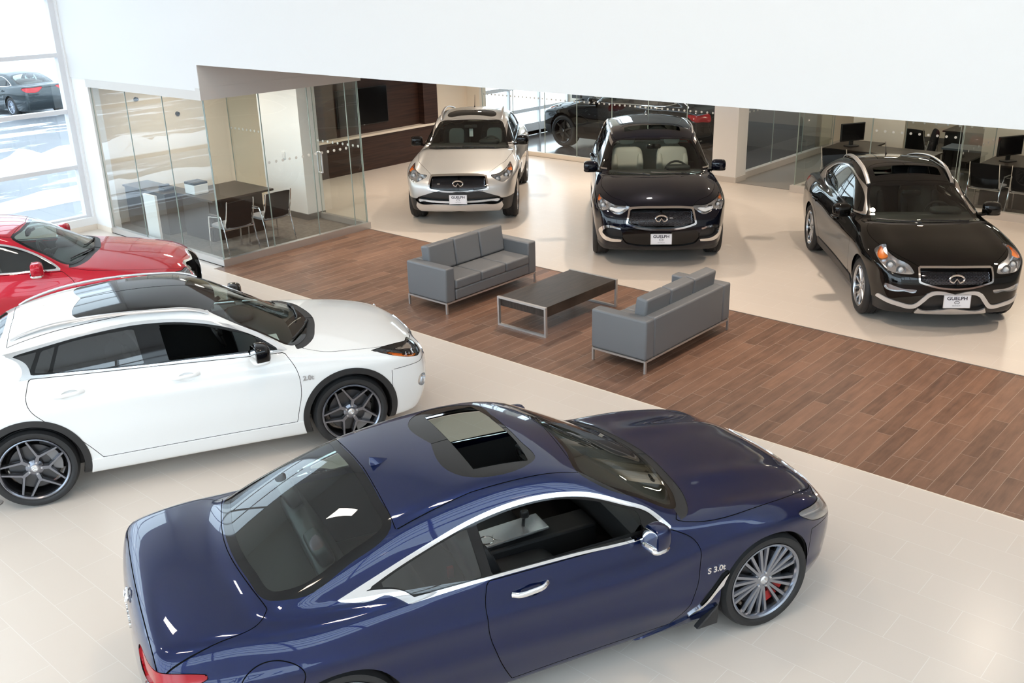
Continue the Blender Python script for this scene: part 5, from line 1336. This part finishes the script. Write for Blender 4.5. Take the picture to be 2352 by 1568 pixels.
def mir(pl, sw=False):
    i = 0 if sw else 1
    return list(pl) + [tuple(-v if k == i else v for k, v in enumerate(p)) for p in pl[::-1] if abs(p[i]) > 1e-6]
def build_car(c, pose, sp):
    M = MT; a = c['wb']/2
    root = thing(sp['name'], sp['label'], sp['cat'], (pose[0], pose[1], pose[2] if len(pose) > 3 else 0), pose[-1])
    b = Body(c); S = Skin(b, sp.get('h', .03)); pm = sp['paint']
    BODY = ['body']
    # wheel openings
    Ra = c['wr'] + sp.get('arch', .045)
    V0 = lambda: S.V
    for xc in (a, -a):
        def dist(extra):
            d = np.hypot(S.V[:, 0] - xc, S.V[:, 2] - c['wr'] - .005) - Ra - extra
            return np.maximum(d, .52 - np.abs(S.V[:, 1]))
        S.cut(dist(0), BODY, 'void')
        if sp.get('arch_trim'): S.cut(np.maximum(dist(sp['arch_trim']), .55 - np.abs(S.V[:, 1])), BODY, 'arch_trim')
    # glass
    ws = cr(c['ws'] + [(p[0], -p[1]) for p in c['ws'][::-1][1:-1]], True, 6)
    S.region('top', ws, BODY, 'ws_frit', lim=c['zbelt'] - .1)
    S.cut(S.d('top', ws, lim=c['zbelt'] - .1) + .035, ['ws_frit'], 'windshield')
    if 'rw' in c:
        vw = c.get('rw_view', 'top')
        rw = cr(c['rw'] + ([(p[0], -p[1]) for p in c['rw'][::-1][1:-1]] if vw == 'top' else [(-p[0], p[1]) for p in c['rw'][::-1][1:-1]]), True, 6)
        S.region(vw, rw, BODY, 'rw_frit', lim=(c['zbelt'] - .1 if vw == 'top' else None))
        S.cut(S.d(vw, rw, lim=(c['zbelt'] - .1 if vw == 'top' else None)) + .05, ['rw_frit'], 'rear_window')
    if 'sunroof' in c:
        sr = cr(mir(c['sunroof']), True, 6)
        S.region('top', sr, BODY + ['ws_frit'], 'roof_panel', lim=1.0)
        if c.get('roof_hole'):
            ho = cr(mir(c['roof_hole']), True, 6)
            S.region('top', ho, ['roof_panel'], 'roof_hole', lim=1.0)
    dlo = cr(c['dlo'], True, 8)
    S.region('side', dlo, BODY, 'dlo_trim')
    din = cr(c['dlo_in'], True, 8) if 'dlo_in' in c else None
    if din is not None: S.region('side', din, ['dlo_trim'], 'dlo_black')
    else: S.cut(S.d('side', dlo) + c.get('dlo_w', .018), ['dlo_trim'], 'dlo_black')
    for i, pn in enumerate(c['panes']):
        for sg in (-1, 1): S.region('side', cr(pn, True, 8), ['dlo_black'], 'pane%d%d' % (i, sg), sgn=sg)
    # lamps, grille and other front and rear shapes
    for key, view, poly, extra in c.get('marks', []):
        lim = extra.get('lim'); frm = extra.get('frm', BODY)
        if view in ('front', 'rear') and extra.get('mir', True):
            poly = cr(mir(poly, True), True, 6)
        else: poly = cr(poly, True, 6)
        if 'ring' in extra: S.cut(S.d(view, poly, extra.get('sgn', 0), lim=lim) - extra['ring'], frm, key + '_ring'); frm = [key + '_ring']
        S.cut(S.d(view, poly, extra.get('sgn', 0), lim=lim), frm, key)
        if 'inner' in extra: S.cut(S.d(view, poly, extra.get('sgn', 0), lim=lim) + extra['inner'], [key], key + '_in')
    # panels with shut lines
    g = .0026
    xcw = [p for p in c['ws'] if p[1] > .6][0][0]
    S.cut(np.maximum(S.d('top', ws, lim=c['zbelt'] - .1) - c.get('cowl', .075), xcw - .015 - S.V[:, 0]), BODY, 'cowl')
    if 'hood_line' in c:
        hl = cr(mir(c['hood_line']), True, 6)
        S.region('top', hl, BODY, 'hood', gap=g, lim=.45)
    if 'trunk' in c:
        tl = cr(mir(c['trunk']), True, 6)
        S.region('top', tl, BODY, 'trunk_lid', gap=g, lim=.45)
    S.region('top', np.array(c['roof'] + [(p[0], -p[1]) for p in c['roof'][::-1]]), BODY, 'roof', gap=sp.get('roof_gap', .0025), lim=1.0)
    for nm in ('door_front', 'door_rear'):
        if nm in c:
            pl = c[nm]
            if nm == 'door_rear':
                mx = max(p[0] for p in pl); pl = [((p[0] + .04,) + tuple(p[1:]) if p[0] > mx - .12 else p) for p in pl]
            for sg in (-1, 1): S.region('side', cr(pl, True, 6), BODY, nm + str(sg), sgn=sg, gap=g)
    for nm, view, pl, sg in c.get('lids', []): S.region(view, cr(pl, True, 6), BODY, nm, sgn=sg, gap=.0028)
    if 'bumper_x' in c:
        bd = lambda: np.maximum(c['bumper_x'] + .25*(np.abs(S.V[:, 1]) - .8) - S.V[:, 0], S.V[:, 2] - c.get('bumper_z', .72))
        S.cut(bd() - .0025, BODY, 'gap'); S.cut(bd() + .0025, ['gap'], 'front_bumper')
    for (dn, x, z) in c.get('handles', []):
        el = [(x + .01 + .075*math.cos(t), z - .012 + .036*math.sin(t)) for t in np.linspace(0, 2*PI, 25)[:-1]]
        for sg in (-1, 1): S.region('side', el, [dn + str(sg)], dn + 'cup' + str(sg), sgn=sg)
    # meshes
    skin_part(S, 'body', 'body_shell', pm, root)
    skin_part(S, 'gap', 'shut_line_shade', M['gap'], root, off=-.006)  # black strips sunk in the panel gaps, coloured as the dark inside them
    skin_part(S, 'front_bumper', 'front_bumper', pm, root)
    for nm, view, pl, sg in c.get('lids', []): skin_part(S, nm, nm, pm, root)
    hood = skin_part(S, 'hood', 'hood', pm, root)
    skin_part(S, 'cowl', 'cowl_panel', M['plastic'], root, off=-.004)
    skin_part(S, 'trunk_lid', 'trunk_lid', pm, root)
    roof = skin_part(S, 'roof', 'roof', pm, root)
    skin_part(S, 'roof', 'headliner', M['headliner'], root, off=-.03, flip=True, walls=False)
    skin_part(S, 'arch_trim', 'wheel_arch_trim', sp.get('arch_mat', M['plastic']), root, off=.006)
    w = skin_part(S, 'windshield', 'windshield', M['car_glass'], root, off=-.002, walls=False)
    skin_part(S, 'ws_frit', 'windshield_border', M['gloss_black'], w, off=-.001, walls=False)
    rwp = skin_part(S, 'rear_window', 'rear_window', M[sp.get('rear_glass', 'car_glass')], root, off=-.002, walls=False)
    if rwp: skin_part(S, 'rw_frit', 'rear_window_border', M['gloss_black'], rwp, off=-.001, walls=False)
    skin_part(S, 'dlo_trim', 'window_trim', sp.get('trim', M['chrome']), root, off=.006)
    skin_part(S, 'dlo_black', 'window_pillar_trim', M['gloss_black'], root, off=-.003)
    skin_part(S, 'roof_panel', 'sunroof', M[sp.get('sunroof_mat', 'gloss_black')], root, off=-.002)
    doors = {}
    for nm in ('door_front', 'door_rear'):
        for sg in (-1, 1):
            d = skin_part(S, nm + str(sg), 'door', pm, root)
            if d: doors[nm + str(sg)] = d
    op = sp.get('open', [])
    for i, pn in enumerate(c['panes']):
        for sg in (-1, 1):
            if (i, sg) in op: continue
            gm = M['side_glass'] if c['pane_door'][i] == 'door_front' else M[sp.get('rear_side_glass', 'privacy')]
            skin_part(S, 'pane%d%d' % (i, sg), 'window_pane', gm, doors.get(c['pane_door'][i] + str(sg), root), off=-.006, walls=False)
    made = {}
    for key, view, poly, extra in c.get('marks', []):
        base = None
        for k, suffix in ((key, ''), (key + '_ring', '_frame'), (key + '_in', '_inner')):
            if k not in S.names: continue
            mt = extra.get({'': 'mat', '_frame': 'ring_mat', '_inner': 'inner_mat'}[suffix], 'gloss_black')
            off = extra.get({'': 'off', '_frame': 'ring_off', '_inner': 'inner_off'}[suffix], 0.0)
            nm = extra.get('name', key)
            par = made.get(extra.get('under'), root) if suffix == '' else (base or root)
            o = skin_part(S, k, nm + suffix, pm if mt == 'paint' else M[mt], par, off=off)
            if o is None: continue
            if suffix == '': base = list(skin_part.last); made[key] = base
            if extra.get('lens') and not suffix:
                skin_part(S, k, nm + '_lens', M['lens'], base, off=.0, walls=False)
    # wheel housings
    for xc in (a, -a):
        for sg in (-1, 1):
            pr = [(sg*.50, Ra + .0), (sg*.86, Ra - .004), (sg*.86, Ra + .01), (sg*.48, Ra + .02)]
            wl = MB().lathe(pr, 28, 'y', (xc, 0, c['wr'] + .005), -.35, PI + .35, closed_prof=True)
            wl.lathe([(sg*.50, Ra), (sg*.50, .001)], 28, 'y', (xc, 0, c['wr'] + .005), -.35, PI + .35)
            V = np.array(wl.v); hw = b.half(V[:, 0], np.maximum(V[:, 2], .2)) - .02
            V[:, 1] = np.sign(V[:, 1])*np.minimum(np.abs(V[:, 1]), hw)
            V[:, 2] = np.maximum(V[:, 2], .17); wl.v = [tuple(q) for q in V]
            obj('wheel_housing', wl, M['plastic'], root)
    # wheels
    tw = sp.get('tire_w', .245); lat = c['hw_track'] if 'hw_track' in c else b.hw(a) - .015 - tw/2
    w0 = make_wheel(root, c['wr'], tw, sp.get('rim_r', .245), sp.get('wheel', 'split'), M, sp.get('caliper', 'caliper'))
    first = True
    for xc in (a, -a):
        for sg in (-1, 1):
            e = w0 if first else copy_tree(w0, root); first = False
            e.location = (xc, sg*lat, c['wr']); e.rotation_euler = (0, 0 if xc < 0 or True else 0, 0 if sg < 0 else PI)
            if xc > 0 and sp.get('steer'): e.rotation_euler[2] += sp['steer']
            e.rotation_euler = (0, (sp.get('spin', .3) + xc*.4)*(1 if sg < 0 else -1), e.rotation_euler[2])
    # cabin
    xf_, xb_ = c.get('cab', (a*.62, -a*.95)); zb = c['zbelt'] - .03
    n = 14; xs = np.linspace(xb_, xf_, n); V = []; F = []
    for x in xs:
        yt = float(b.half(np.array(x), np.array(zb))) - .075; yl = float(b.half(np.array(x), np.array(.5))) - .10
        for y, z in ((-yt, zb), (-yl, .62), (-yl*.97, .28), (0, .30), (yl*.97, .28), (yl, .62), (yt, zb)): V.append((x, y, z))
    for i in range(n - 1):
        for k in range(6): F.append((i*7+k, i*7+k+1, (i+1)*7+k+1, (i+1)*7+k))
    F.append(tuple(range(7))); F.append(tuple((n-1)*7 + k for k in range(7))[::-1])
    obj('cabin_lining', MB().add(V, F), M['interior'], root, sharp=50)
    # parcel shelf or load cover
    x1 = c['zr'][0][0] + (.25 if 'xgr' not in c else .75)
    V = []; F = []
    for i, x in enumerate(np.linspace(x1, xb_ + .02, 6)):
        yt = float(b.half(np.array(x), np.array(zb))) - .10
        V += [(x, -yt, zb + .01), (x, yt, zb + .01)]
        if i: F.append((2*i-2, 2*i-1, 2*i+1, 2*i))
    obj('parcel_shelf', MB().add(V, F), M[sp.get('shelf', 'interior')], root)
    # dashboard, wheel, seats
    xd = xf_ - .02; zt = c['zbelt'] + sp.get('dash_up', .0)
    prof = [(xd + c.get('dash_len', .16), zt - .055), (xd - .05, zt + .01), (xd - .28, zt + .005), (xd - .36, zt - .05), (xd - .34, zt - .2), (xd - .2, zt - .42), (xd, .35)]
    V = []; F = []; ys = np.linspace(-1, 1, 9)
    for t in ys:
        for (x, z) in prof:
            hwid = min(float(b.half(np.array(min(x, xf_)), np.array(min(z, zb)))) - .09, .74)*(.84 if x > xd else 1)
            V.append((x - .05*t*t*(1 if x > xd - .3 else .3), t*hwid, z - .015*t*t))
    m = len(prof)
    for i in range(8):
        for k in range(m - 1): F.append((i*m+k, (i+1)*m+k, (i+1)*m+k+1, i*m+k+1))
    obj('dashboard', MB().add(V, F), M['interior'], root, sharp=40)
    hood_ = MB().sell((xd - .24, .37, zt + .03), (.12, .19, .045), .6, .6); obj('instrument_hood', hood_, M['interior'], root)
    R = rotm('y', -.42); cw = np.array([xd - .50, .37, zt - .10])
    stw = MB(); ring = [(cw + R @ np.array([0, .185*math.cos(t), .185*math.sin(t)])) for t in np.linspace(0, 2*PI, 37)[:-1]]
    stw.tube(ring, .017, 8, closed=True)
    stw.sell(cw + R @ np.array([.02, 0, -.01]), (.035, .075, .065), .6, .6, R, 16, 8)
    for t in (0.1, PI - .1, -PI/2): stw.bar(cw + R @ np.array([.01, .05*math.cos(t), .05*math.sin(t)]), cw + R @ np.array([0, .18*math.cos(t), .18*math.sin(t)]), .035, .018)
    stw.cyl(cw, cw + R @ np.array([.25, 0, -.03]), .03, 12)
    obj('steering_wheel', stw, M['leather_black'], root)
    sm = sp.get('seats', 'leather_black'); xs_ = sp.get('seat_x', xd - .92); zs = sp.get('seat_z', c['zbelt'] - .47)
    for sy in (-.37, .37): make_seat(root, M, xs_, sy, zs, sm, inset=sp.get('seat_inset'))
    xr_ = max(xs_ - .85, xb_ + .22)
    e = bpy.data.objects.new('rear_bench', None); COL.objects.link(e); e.parent = root
    obj('seat_cushion', MB().sell((xr_, 0, zs), (.25, .60, .09), .4, .3), M[sm], e)
    R = rotm('y', -.42)
    obj('backrest', MB().sell(np.array([xr_ - .30, 0, zs + .30]), (.08, .60, .31), .4, .3, R), M[sm], e)
    for sy in (-.36, .36): obj('headrest', MB().sell(np.array([xr_ - .43, sy, zs + .65]), (.05, .13, .08), .5, .45, R), M[sm], e)
    con = MB().box(xs_ - .25, -.11, .3, xd - .25, .11, zs + .12); obj('centre_console', con, M['interior'], root, smooth=False, bevel=.02)
    # rear-view mirror
    xm = c['xmid'] ; top = [p for p in c['ws']][-1][0]
    zm = float(b.zr(np.array(top + .12))) - .07
    rm = MB().sell((top - .0, 0, zm), (.02, .12, .038), .5, .5); rm.bar((top, 0, zm), (top + .08, 0, zm + .04), .04, .03)
    obj('rear_view_mirror', rm, M['gloss_black'], root)
    for sg in (-1, 1):
        make_mirror(b, root, M, c['mirror'][0], c['mirror'][1], sg, sp.get('mirror', pm), sp.get('mirror_base', 'gloss_black'), sp.get('mirror_s', 1.0), sp.get('mirror_w', 1.0))
        for (dn, x, z) in c.get('handles', []):
            if dn + str(sg) in doors:
                make_handle(b, doors[dn + str(sg)], sp.get('handle', pm), x, z, sg)
                skin_part(S, dn + 'cup' + str(sg), 'handle_recess', pm, doors[dn + str(sg)], off=-.022)
    # wipers along the foot of the windshield
    if sp.get('wipers', True):
        wy = [p[1] for p in c['ws'] if p[0] >= xcw - 1e-6]; wx = [p[0] for p in c['ws'] if p[0] >= xcw - 1e-6]
        for y0, y1 in ((.50, -.08), (-.10, -.58)):
            ys2 = np.linspace(y0, y1, 10); xs2 = np.interp(np.abs(ys2), wy, wx) - np.linspace(-.02, .09, 10)
            P = b.on('top', np.stack([xs2, ys2], 1)); P = P[~np.isnan(P[:, 0])]; N = b.normal(P)
            obj('wiper', MB().tube(P + N*.016, .008, 6).bar(P[0] + N[0]*.004, P[2] + N[2]*.026, .02, .014), M['plastic'], root)
    build_car.made = made
    return root, b, S, doors

def put_emblem(b, parent, view, p, a, r, m, sgn=-1, off=.02, name='emblem', nrm=None):
    q = b.on(view, [p], sgn)[0]; n = b.normal(q[None])[0] if nrm is None else np.array(nrm, float)
    return obj(name, emblem_mb(a, r).xf(frame_at(q + n*off, n)), m, parent)
def put_text(b, parent, body, size, view, p, m, sgn=-1, off=.003, sx=1.0, name='lettering', bold=0, nrm=None, extrude=.0015):
    q = b.on(view, [p], sgn)[0]; n = b.normal(q[None])[0] if nrm is None else np.array(nrm, float)
    return text(name, body, size, m, parent, frame_at(q + n*off, n), extrude, sx=sx, bold=bold)
def put_plate(b, root, y, z, M, x=None, tilt=.05):
    q = b.on('front', [(y, z)])[0] if x is None else np.array([x, y, z])
    n = np.array([1, 0, tilt]); n /= np.linalg.norm(n)
    F = frame_at(q + np.array([.022, 0, 0]), n)
    e = bpy.data.objects.new('licence_plate', None); COL.objects.link(e); e.parent = root
    pl = MB().box(-.152, -.078, -.008, .152, .078, 0).xf(F); obj('plate_panel', pl, M['plate'], e, smooth=False, bevel=.004)
    g = MB()
    for (x0, y0, x1, y1) in ((-.152, .073, .152, .078), (-.152, -.078, .152, -.073), (-.152, -.078, -.147, .078), (.147, -.078, .152, .078)): g.box(x0, y0, 0, x1, y1, .002)
    obj('plate_frame', g.xf(F), M['satin'], e, smooth=False)
    T = lambda dx, dy: F @ m4(np.eye(3), (dx, dy, .001))
    text('lettering', 'GUELPH', .056, M['ink'], e, T(0, .036), .0006, sx=1.12, bold=.0012)
    obj('plate_emblem', emblem_mb(.028, .0022).xf(T(0, -.012)), M['ink'], e)
    text('lettering', 'I N F I N I T I', .018, M['ink'], e, T(0, -.050), .0006)
    return e
def put_grille(b, root, halfw, zlo, zhi, M, rows=7, view='front', sink=.02, nx=26):
    """Woven wave mesh across the grille opening."""
    g = MB(); dz = (zhi(0) - zlo(0))/rows
    for r in range(-1, rows + 1):
        for ph in (0, 1):
            run = []
            for k in range(-nx, nx + 1):
                y = halfw*k/nx*1.0; z0 = zlo(y); z1 = zhi(y)
                z = zlo(0) + dz*(r + .5) + (.5*dz if (k + ph) % 2 else -.5*dz) - (.10*(y/halfw)**2*dz)
                inside = z0 + .004 < z < z1 - .004 and abs(y) < halfw - .004
                if inside: run.append((y, z))
                else:
                    if len(run) > 1: g_add(g, b, run, sink)
                    run = []
            if len(run) > 1: g_add(g, b, run, sink)
    return obj('grille_mesh', g, M['rim_dark'], root)
def g_add(g, b, run, sink):
    P = b.on('front', run); ok = ~np.isnan(P[:, 0]); P = P[ok]
    if len(P) > 1: g.tube(P - np.array([sink, 0, 0]), .0045, 4, cap=False)

def put_rails(b, root, x0, x1, y0, y1, m, r=.016, h=.045, ends=True):
    """Raised roof rails: x0 rear, x1 front; y0, y1 half spacing rear and front."""
    for sg in (-1, 1):
        n = 24; xs = np.linspace(x0, x1, n); ys = np.interp(xs, [x0, x1], [y0, y1]) + .02*np.sin(np.linspace(0, PI, n))
        P = b.on('top', np.stack([xs, sg*ys], 1)); ok = ~np.isnan(P[:, 0]); P = P[ok]; N = b.normal(P)
        lift = h*np.sqrt(np.sin(np.linspace(0, PI, len(P))).clip(0))
        obj('roof_rail', MB().tube(P + N*lift[:, None] + np.array([0, 0, .002]), r, 12, flat=.5, nrm=(0, sg*.35, 1)), m, root)
def put_fin(b, root, x, m, L=.16, H=.06, W=.035):
    p = b.on('top', [(x, 0)])[0]; V = []; F = []; n = 8
    for i in range(n):
        t = i/(n-1); xx = x + L/2 - L*t; z = p[2] + H*(t**.8) - .006; zb = float(b.on('top', [(xx, 0)])[0][2]) - .006; w = W*(math.sin(PI*min(1, .15 + t*.7)))
        V += [(xx, -w, zb), (xx, -w*.25, max(z, zb)), (xx, 0, max(z, zb) + .004), (xx, w*.25, max(z, zb)), (xx, w, zb)]
        if i:
            for k in range(4): F.append(((i-1)*5+k, (i-1)*5+k+1, i*5+k+1, i*5+k))
    F.append(tuple(range(5))); F.append(tuple((n-1)*5 + k for k in range(5))[::-1])
    return obj('shark_fin_antenna', MB().add(V, F), m, root, sharp=50)
def put_mast(b, root, x, m, L=.22):
    p = b.on('top', [(x, 0)])[0]; d = np.array([-.45, 0, 1.0])
    return obj('antenna', MB().tube([p, p + d*.03, p + d*L], [.016, .006, .003], 8), m, root)
def lamp_eyes(b, root, parts, M, spots, r=.045):
    """Projector bowls set in the head lamps: spots in (corner, z) terms given as (x, |y|, z)."""
    for sg in (-1, 1):
        for (x, y, z, rr) in spots:
            p = np.array([x, sg*y, z]); q = b.snap(p[None], 6)[0]; n = b.normal(q[None])[0]; n2 = n*np.array([1, 1, .4]) + np.array([.8, 0, 0]); n2 /= np.linalg.norm(n2)
            F = frame_at(q - n*.042, n2)
            e = MB(); 
            V = [];
            par = nearest(parts, q) if parts else root
            bowl = MB().lathe([(.030, rr), (.012, rr*.85), (.0, rr*.5), (-.002, .001)], 20, 'z').xf(F); obj('lamp_bowl', bowl, M['chrome'], par)
            eye = MB().sell((0, 0, .012), (rr*.58, rr*.58, rr*.5), 1, 1, None, 16, 8).xf(F); obj('projector_lens', eye, M['white_lens'], par)

# ---------------------------------------------------------------- the cars
PT = dict(blue=paint('deep blue paint', (.0030, .0098, .058), .6, .30), white=paint('white paint', (.84, .84, .83), 0, .4), red=paint('red paint', (.48, .008, .025), .25, .35),
  silver=paint('silver paint', (.62, .62, .61), .55, .38), navy=paint('black navy paint', (.003, .004, .010), .2, .35), black=paint('black paint', (.003, .003, .003), .0, .35), slate=paint('dark slate paint', (.03, .04, .045), .4, .35))
POSE = {'COUPE': (8.9469,-3.5440,1.17286), 'CROSS': (4.7672,-3.3910,1.10305), 'LONGSUV': (-0.2252,5.7110,-0.91804), 'FAMILYSUV': (3.7913,5.7406,-0.91106), 'SMALLSUV': (8.0397,5.4446,-0.91804)}
def dup_pose(p): return (p[0], p[1], p[2])
QUICK = False
# dark blue coupe in the foreground
r, b, S, doors = build_car(COUPE, POSE['COUPE'], dict(name='coupe_car', label='dark blue two-door coupe with an open sunroof in the foreground', cat='car', paint=PT['blue'], h=.022, wheel='fine', rim_r=.270, tire_w=.25, open=[(0, -1)], sunroof_mat='gloss_black', rear_side_glass='side_glass', arch=.03, mirror_base='chrome', caliper='caliper_red', handle=MT['chrome'], cup=True, seats='leather_black', wipers=False, mirror_s=.95, mirror_w=.72))
M = MT
put_fin(b, r, -.84, PT['blue'], .13, .045, .03)
for bd in [('S 3.0t', .058, (1.00, .585))]: put_text(b, r, bd[0], bd[1], 'side', bd[2], M['chrome'], off=.002, name='badge_lettering', bold=.0015, extrude=.003)
fl = MB().prism([(.88, .0), (1.04, .0), (1.04, .14)], 0, .05, 'y'); fl.v = [(p[0], -p[1] - .86, p[2] + .16) for p in fl.v]; obj('aero_flap', fl, M['plastic'], r, smooth=False, bevel=.008)
put_emblem(b, r, 'rear', (0, .92), .055, .006, M['chrome'], off=.012)
put_text(b, r, 'I N F I N I T I', .045, 'rear', (0, .80), M['chrome'], name='badge_lettering', extrude=.003)
put_text(b, r, 'Q60 S', .05, 'rear', (-.62, .74), M['chrome'], name='badge_lettering', extrude=.003)
pl = MB().box(-.30, -.10, .0, .25, .10, .02); pl.v = [(p[0], p[1], p[2] + .62 + .1*max(0, p[0])) for p in pl.v]; cp = obj('console_plate', pl, M['housing'], r, smooth=False, bevel=.008)
for x in (-.18, -.085): obj('cup_holder', MB().lathe([(.645, .052), (.650, .047), (.640, .042), (.56, .040), (.56, 0)], 24, 'z', (x, -.03, 0)), M['chrome'], cp)
obj('gear_lever', MB().tube([(.10, 0, .62), (.11, 0, .72)], .012, 8).sell((.115, 0, .745), (.032, .026, .032), .7, .7), M['leather_black'], cp)
obj('belt_buckle', MB().box(-.50, -.15, .52, -.46, -.12, .60), M['red_trim'], r, smooth=False, bevel=.004)
# white crossover
r, b, S, doors = build_car(CROSS, POSE['CROSS'], dict(name='crossover_car', label='white crossover with a black glass roof at the left', cat='car', paint=PT['white'], h=.024, wheel='star', rim_r=.270, arch=.04, arch_trim=.055, open=[(0, -1)], mirror='gloss_black', mirror_base='white_part', seats='leather_black', seat_inset='leather_light', sunroof_mat='gloss_black'))
put_text(b, r, '2.0t', .062, 'side', (.97, .765), M['satin'], off=.002, name='badge_lettering', bold=.001, extrude=.003)
put_rails(b, r, -1.35, .22, .50, .585, M['satin'], r=.022, h=.035)
put_fin(b, r, -1.12, PT['white'])
obj('dashboard_paper', MB().box(.62, -.55, 1.03, .80, -.36, 1.032), M['paper'], r, smooth=False)
lamp_eyes(b, r, build_car.made['headlight'], M, [(1.98, .72, .79, .05), (1.90, .79, .80, .038)])
# silver, navy and black cars facing the viewer
r, b, S, doors = build_car(LONGSUV, POSE['LONGSUV'], dict(name='suv_car', label='silver SUV facing the viewer beside the walnut wall', cat='car', paint=PT['silver'], h=.023, wheel='split', rim_r=.27, tire_w=.265, mirror='gloss_black', seat_inset='leather_light', arch=.05))
put_plate(b, r, 0, .50, MT, x=2.36)
put_grille(b, r, .47, lambda y: .645 + .12*y*y, lambda y: .858 - .03*y*y, M, rows=7)
put_emblem(b, r, 'front', (0, .755), .085, .0085, M['chrome'], off=.012, nrm=(1, 0, .15))
put_rails(b, r, -1.40, .02, .48, .56, M['satin'], r=.026, h=.055)
put_mast(b, r, -.62, M['plastic'])
lamp_eyes(b, r, build_car.made['headlight'], M, [(2.16, .66, .82, .055), (2.02, .80, .87, .05)])
tg = MB().box(-.003, -.035, -.17, 0, .035, .0); tg.v = [(p[0] + .12, p[1], p[2] + 1.36) for p in tg.v]; obj('hanging_tag', tg, M['paper'], r, smooth=False)
r, b, S, doors = build_car(FAMILYSUV, POSE['FAMILYSUV'], dict(name='suv_car', label='very dark navy SUV facing the viewer between the silver and black ones', cat='car', paint=PT['navy'], h=.023, wheel='split', rim_r=.25, seats='leather_light', arch=.05))
put_plate(b, r, 0, .46, MT, x=2.415)
put_grille(b, r, .455, lambda y: .612 + .25*y*y, lambda y: .862 - .04*y*y, M, rows=8)
put_emblem(b, r, 'front', (0, .745), .082, .0085, M['chrome'], off=.012, nrm=(1, 0, .15))
put_fin(b, r, -1.5, PT['navy'])
put_rails(b, r, -1.7, .1, .66, .64, M['satin'], r=.014, h=.03)
lamp_eyes(b, r, build_car.made['headlight'], M, [(2.20, .70, .865, .05), (2.08, .82, .89, .045)])
r, b, S, doors = build_car(SMALLSUV, POSE['SMALLSUV'], dict(name='suv_car', label='black compact SUV with silver roof rails at the right', cat='car', paint=PT['black'], h=.023, wheel='split', rim_r=.25, tire_w=.235, arch=.035))
put_plate(b, r, .02, .41, MT, x=2.235)
put_grille(b, r, .395, lambda y: .565 + .32*y*y, lambda y: .762, M, rows=6)
put_emblem(b, r, 'front', (0, .665), .082, .0085, M['chrome'], off=.012, nrm=(1, 0, .15))
put_rails(b, r, -1.50, .20, .44, .535, M['satin'], r=.027, h=.038)
put_mast(b, r, -1.0, M['plastic'], .16)
lamp_eyes(b, r, build_car.made['headlight'], M, [(2.09, .60, .775, .055), (2.0, .70, .815, .055)])
# red sedan cut by the left edge
r, b, S, doors = build_car(SEDAN, (.34, -3.15, math.radians(56.5)), dict(name='sedan_car', label='red sedan cut by the left edge, behind the white crossover', cat='car', paint=PT['red'], h=.03, wheel='fine', rim_r=.25, seats='leather_light', arch=.035, mirror_base='chrome'))
# black SUV in the delivery bay
r, b, S, doors = build_car(LONGSUV, (-.85, 11.92, math.radians(176)), dict(name='suv_car', label='black SUV seen from its side behind the delivery bay glass', cat='car', paint=PT['black'], h=.034, wheel='six', rim_r=.28, tire_w=.265, arch=.05))
# dark sedan parked outside
bpy.context.view_layer.update()
r, b, S, doors = build_car(SEDAN, (-24.3, 7.2, -.25, math.radians(184)), dict(name='sedan_car', label='dark slate sedan parked outside beyond the window', cat='car', paint=PT['slate'], h=.045, wheel='fine', rim_r=.22, arch=.035))
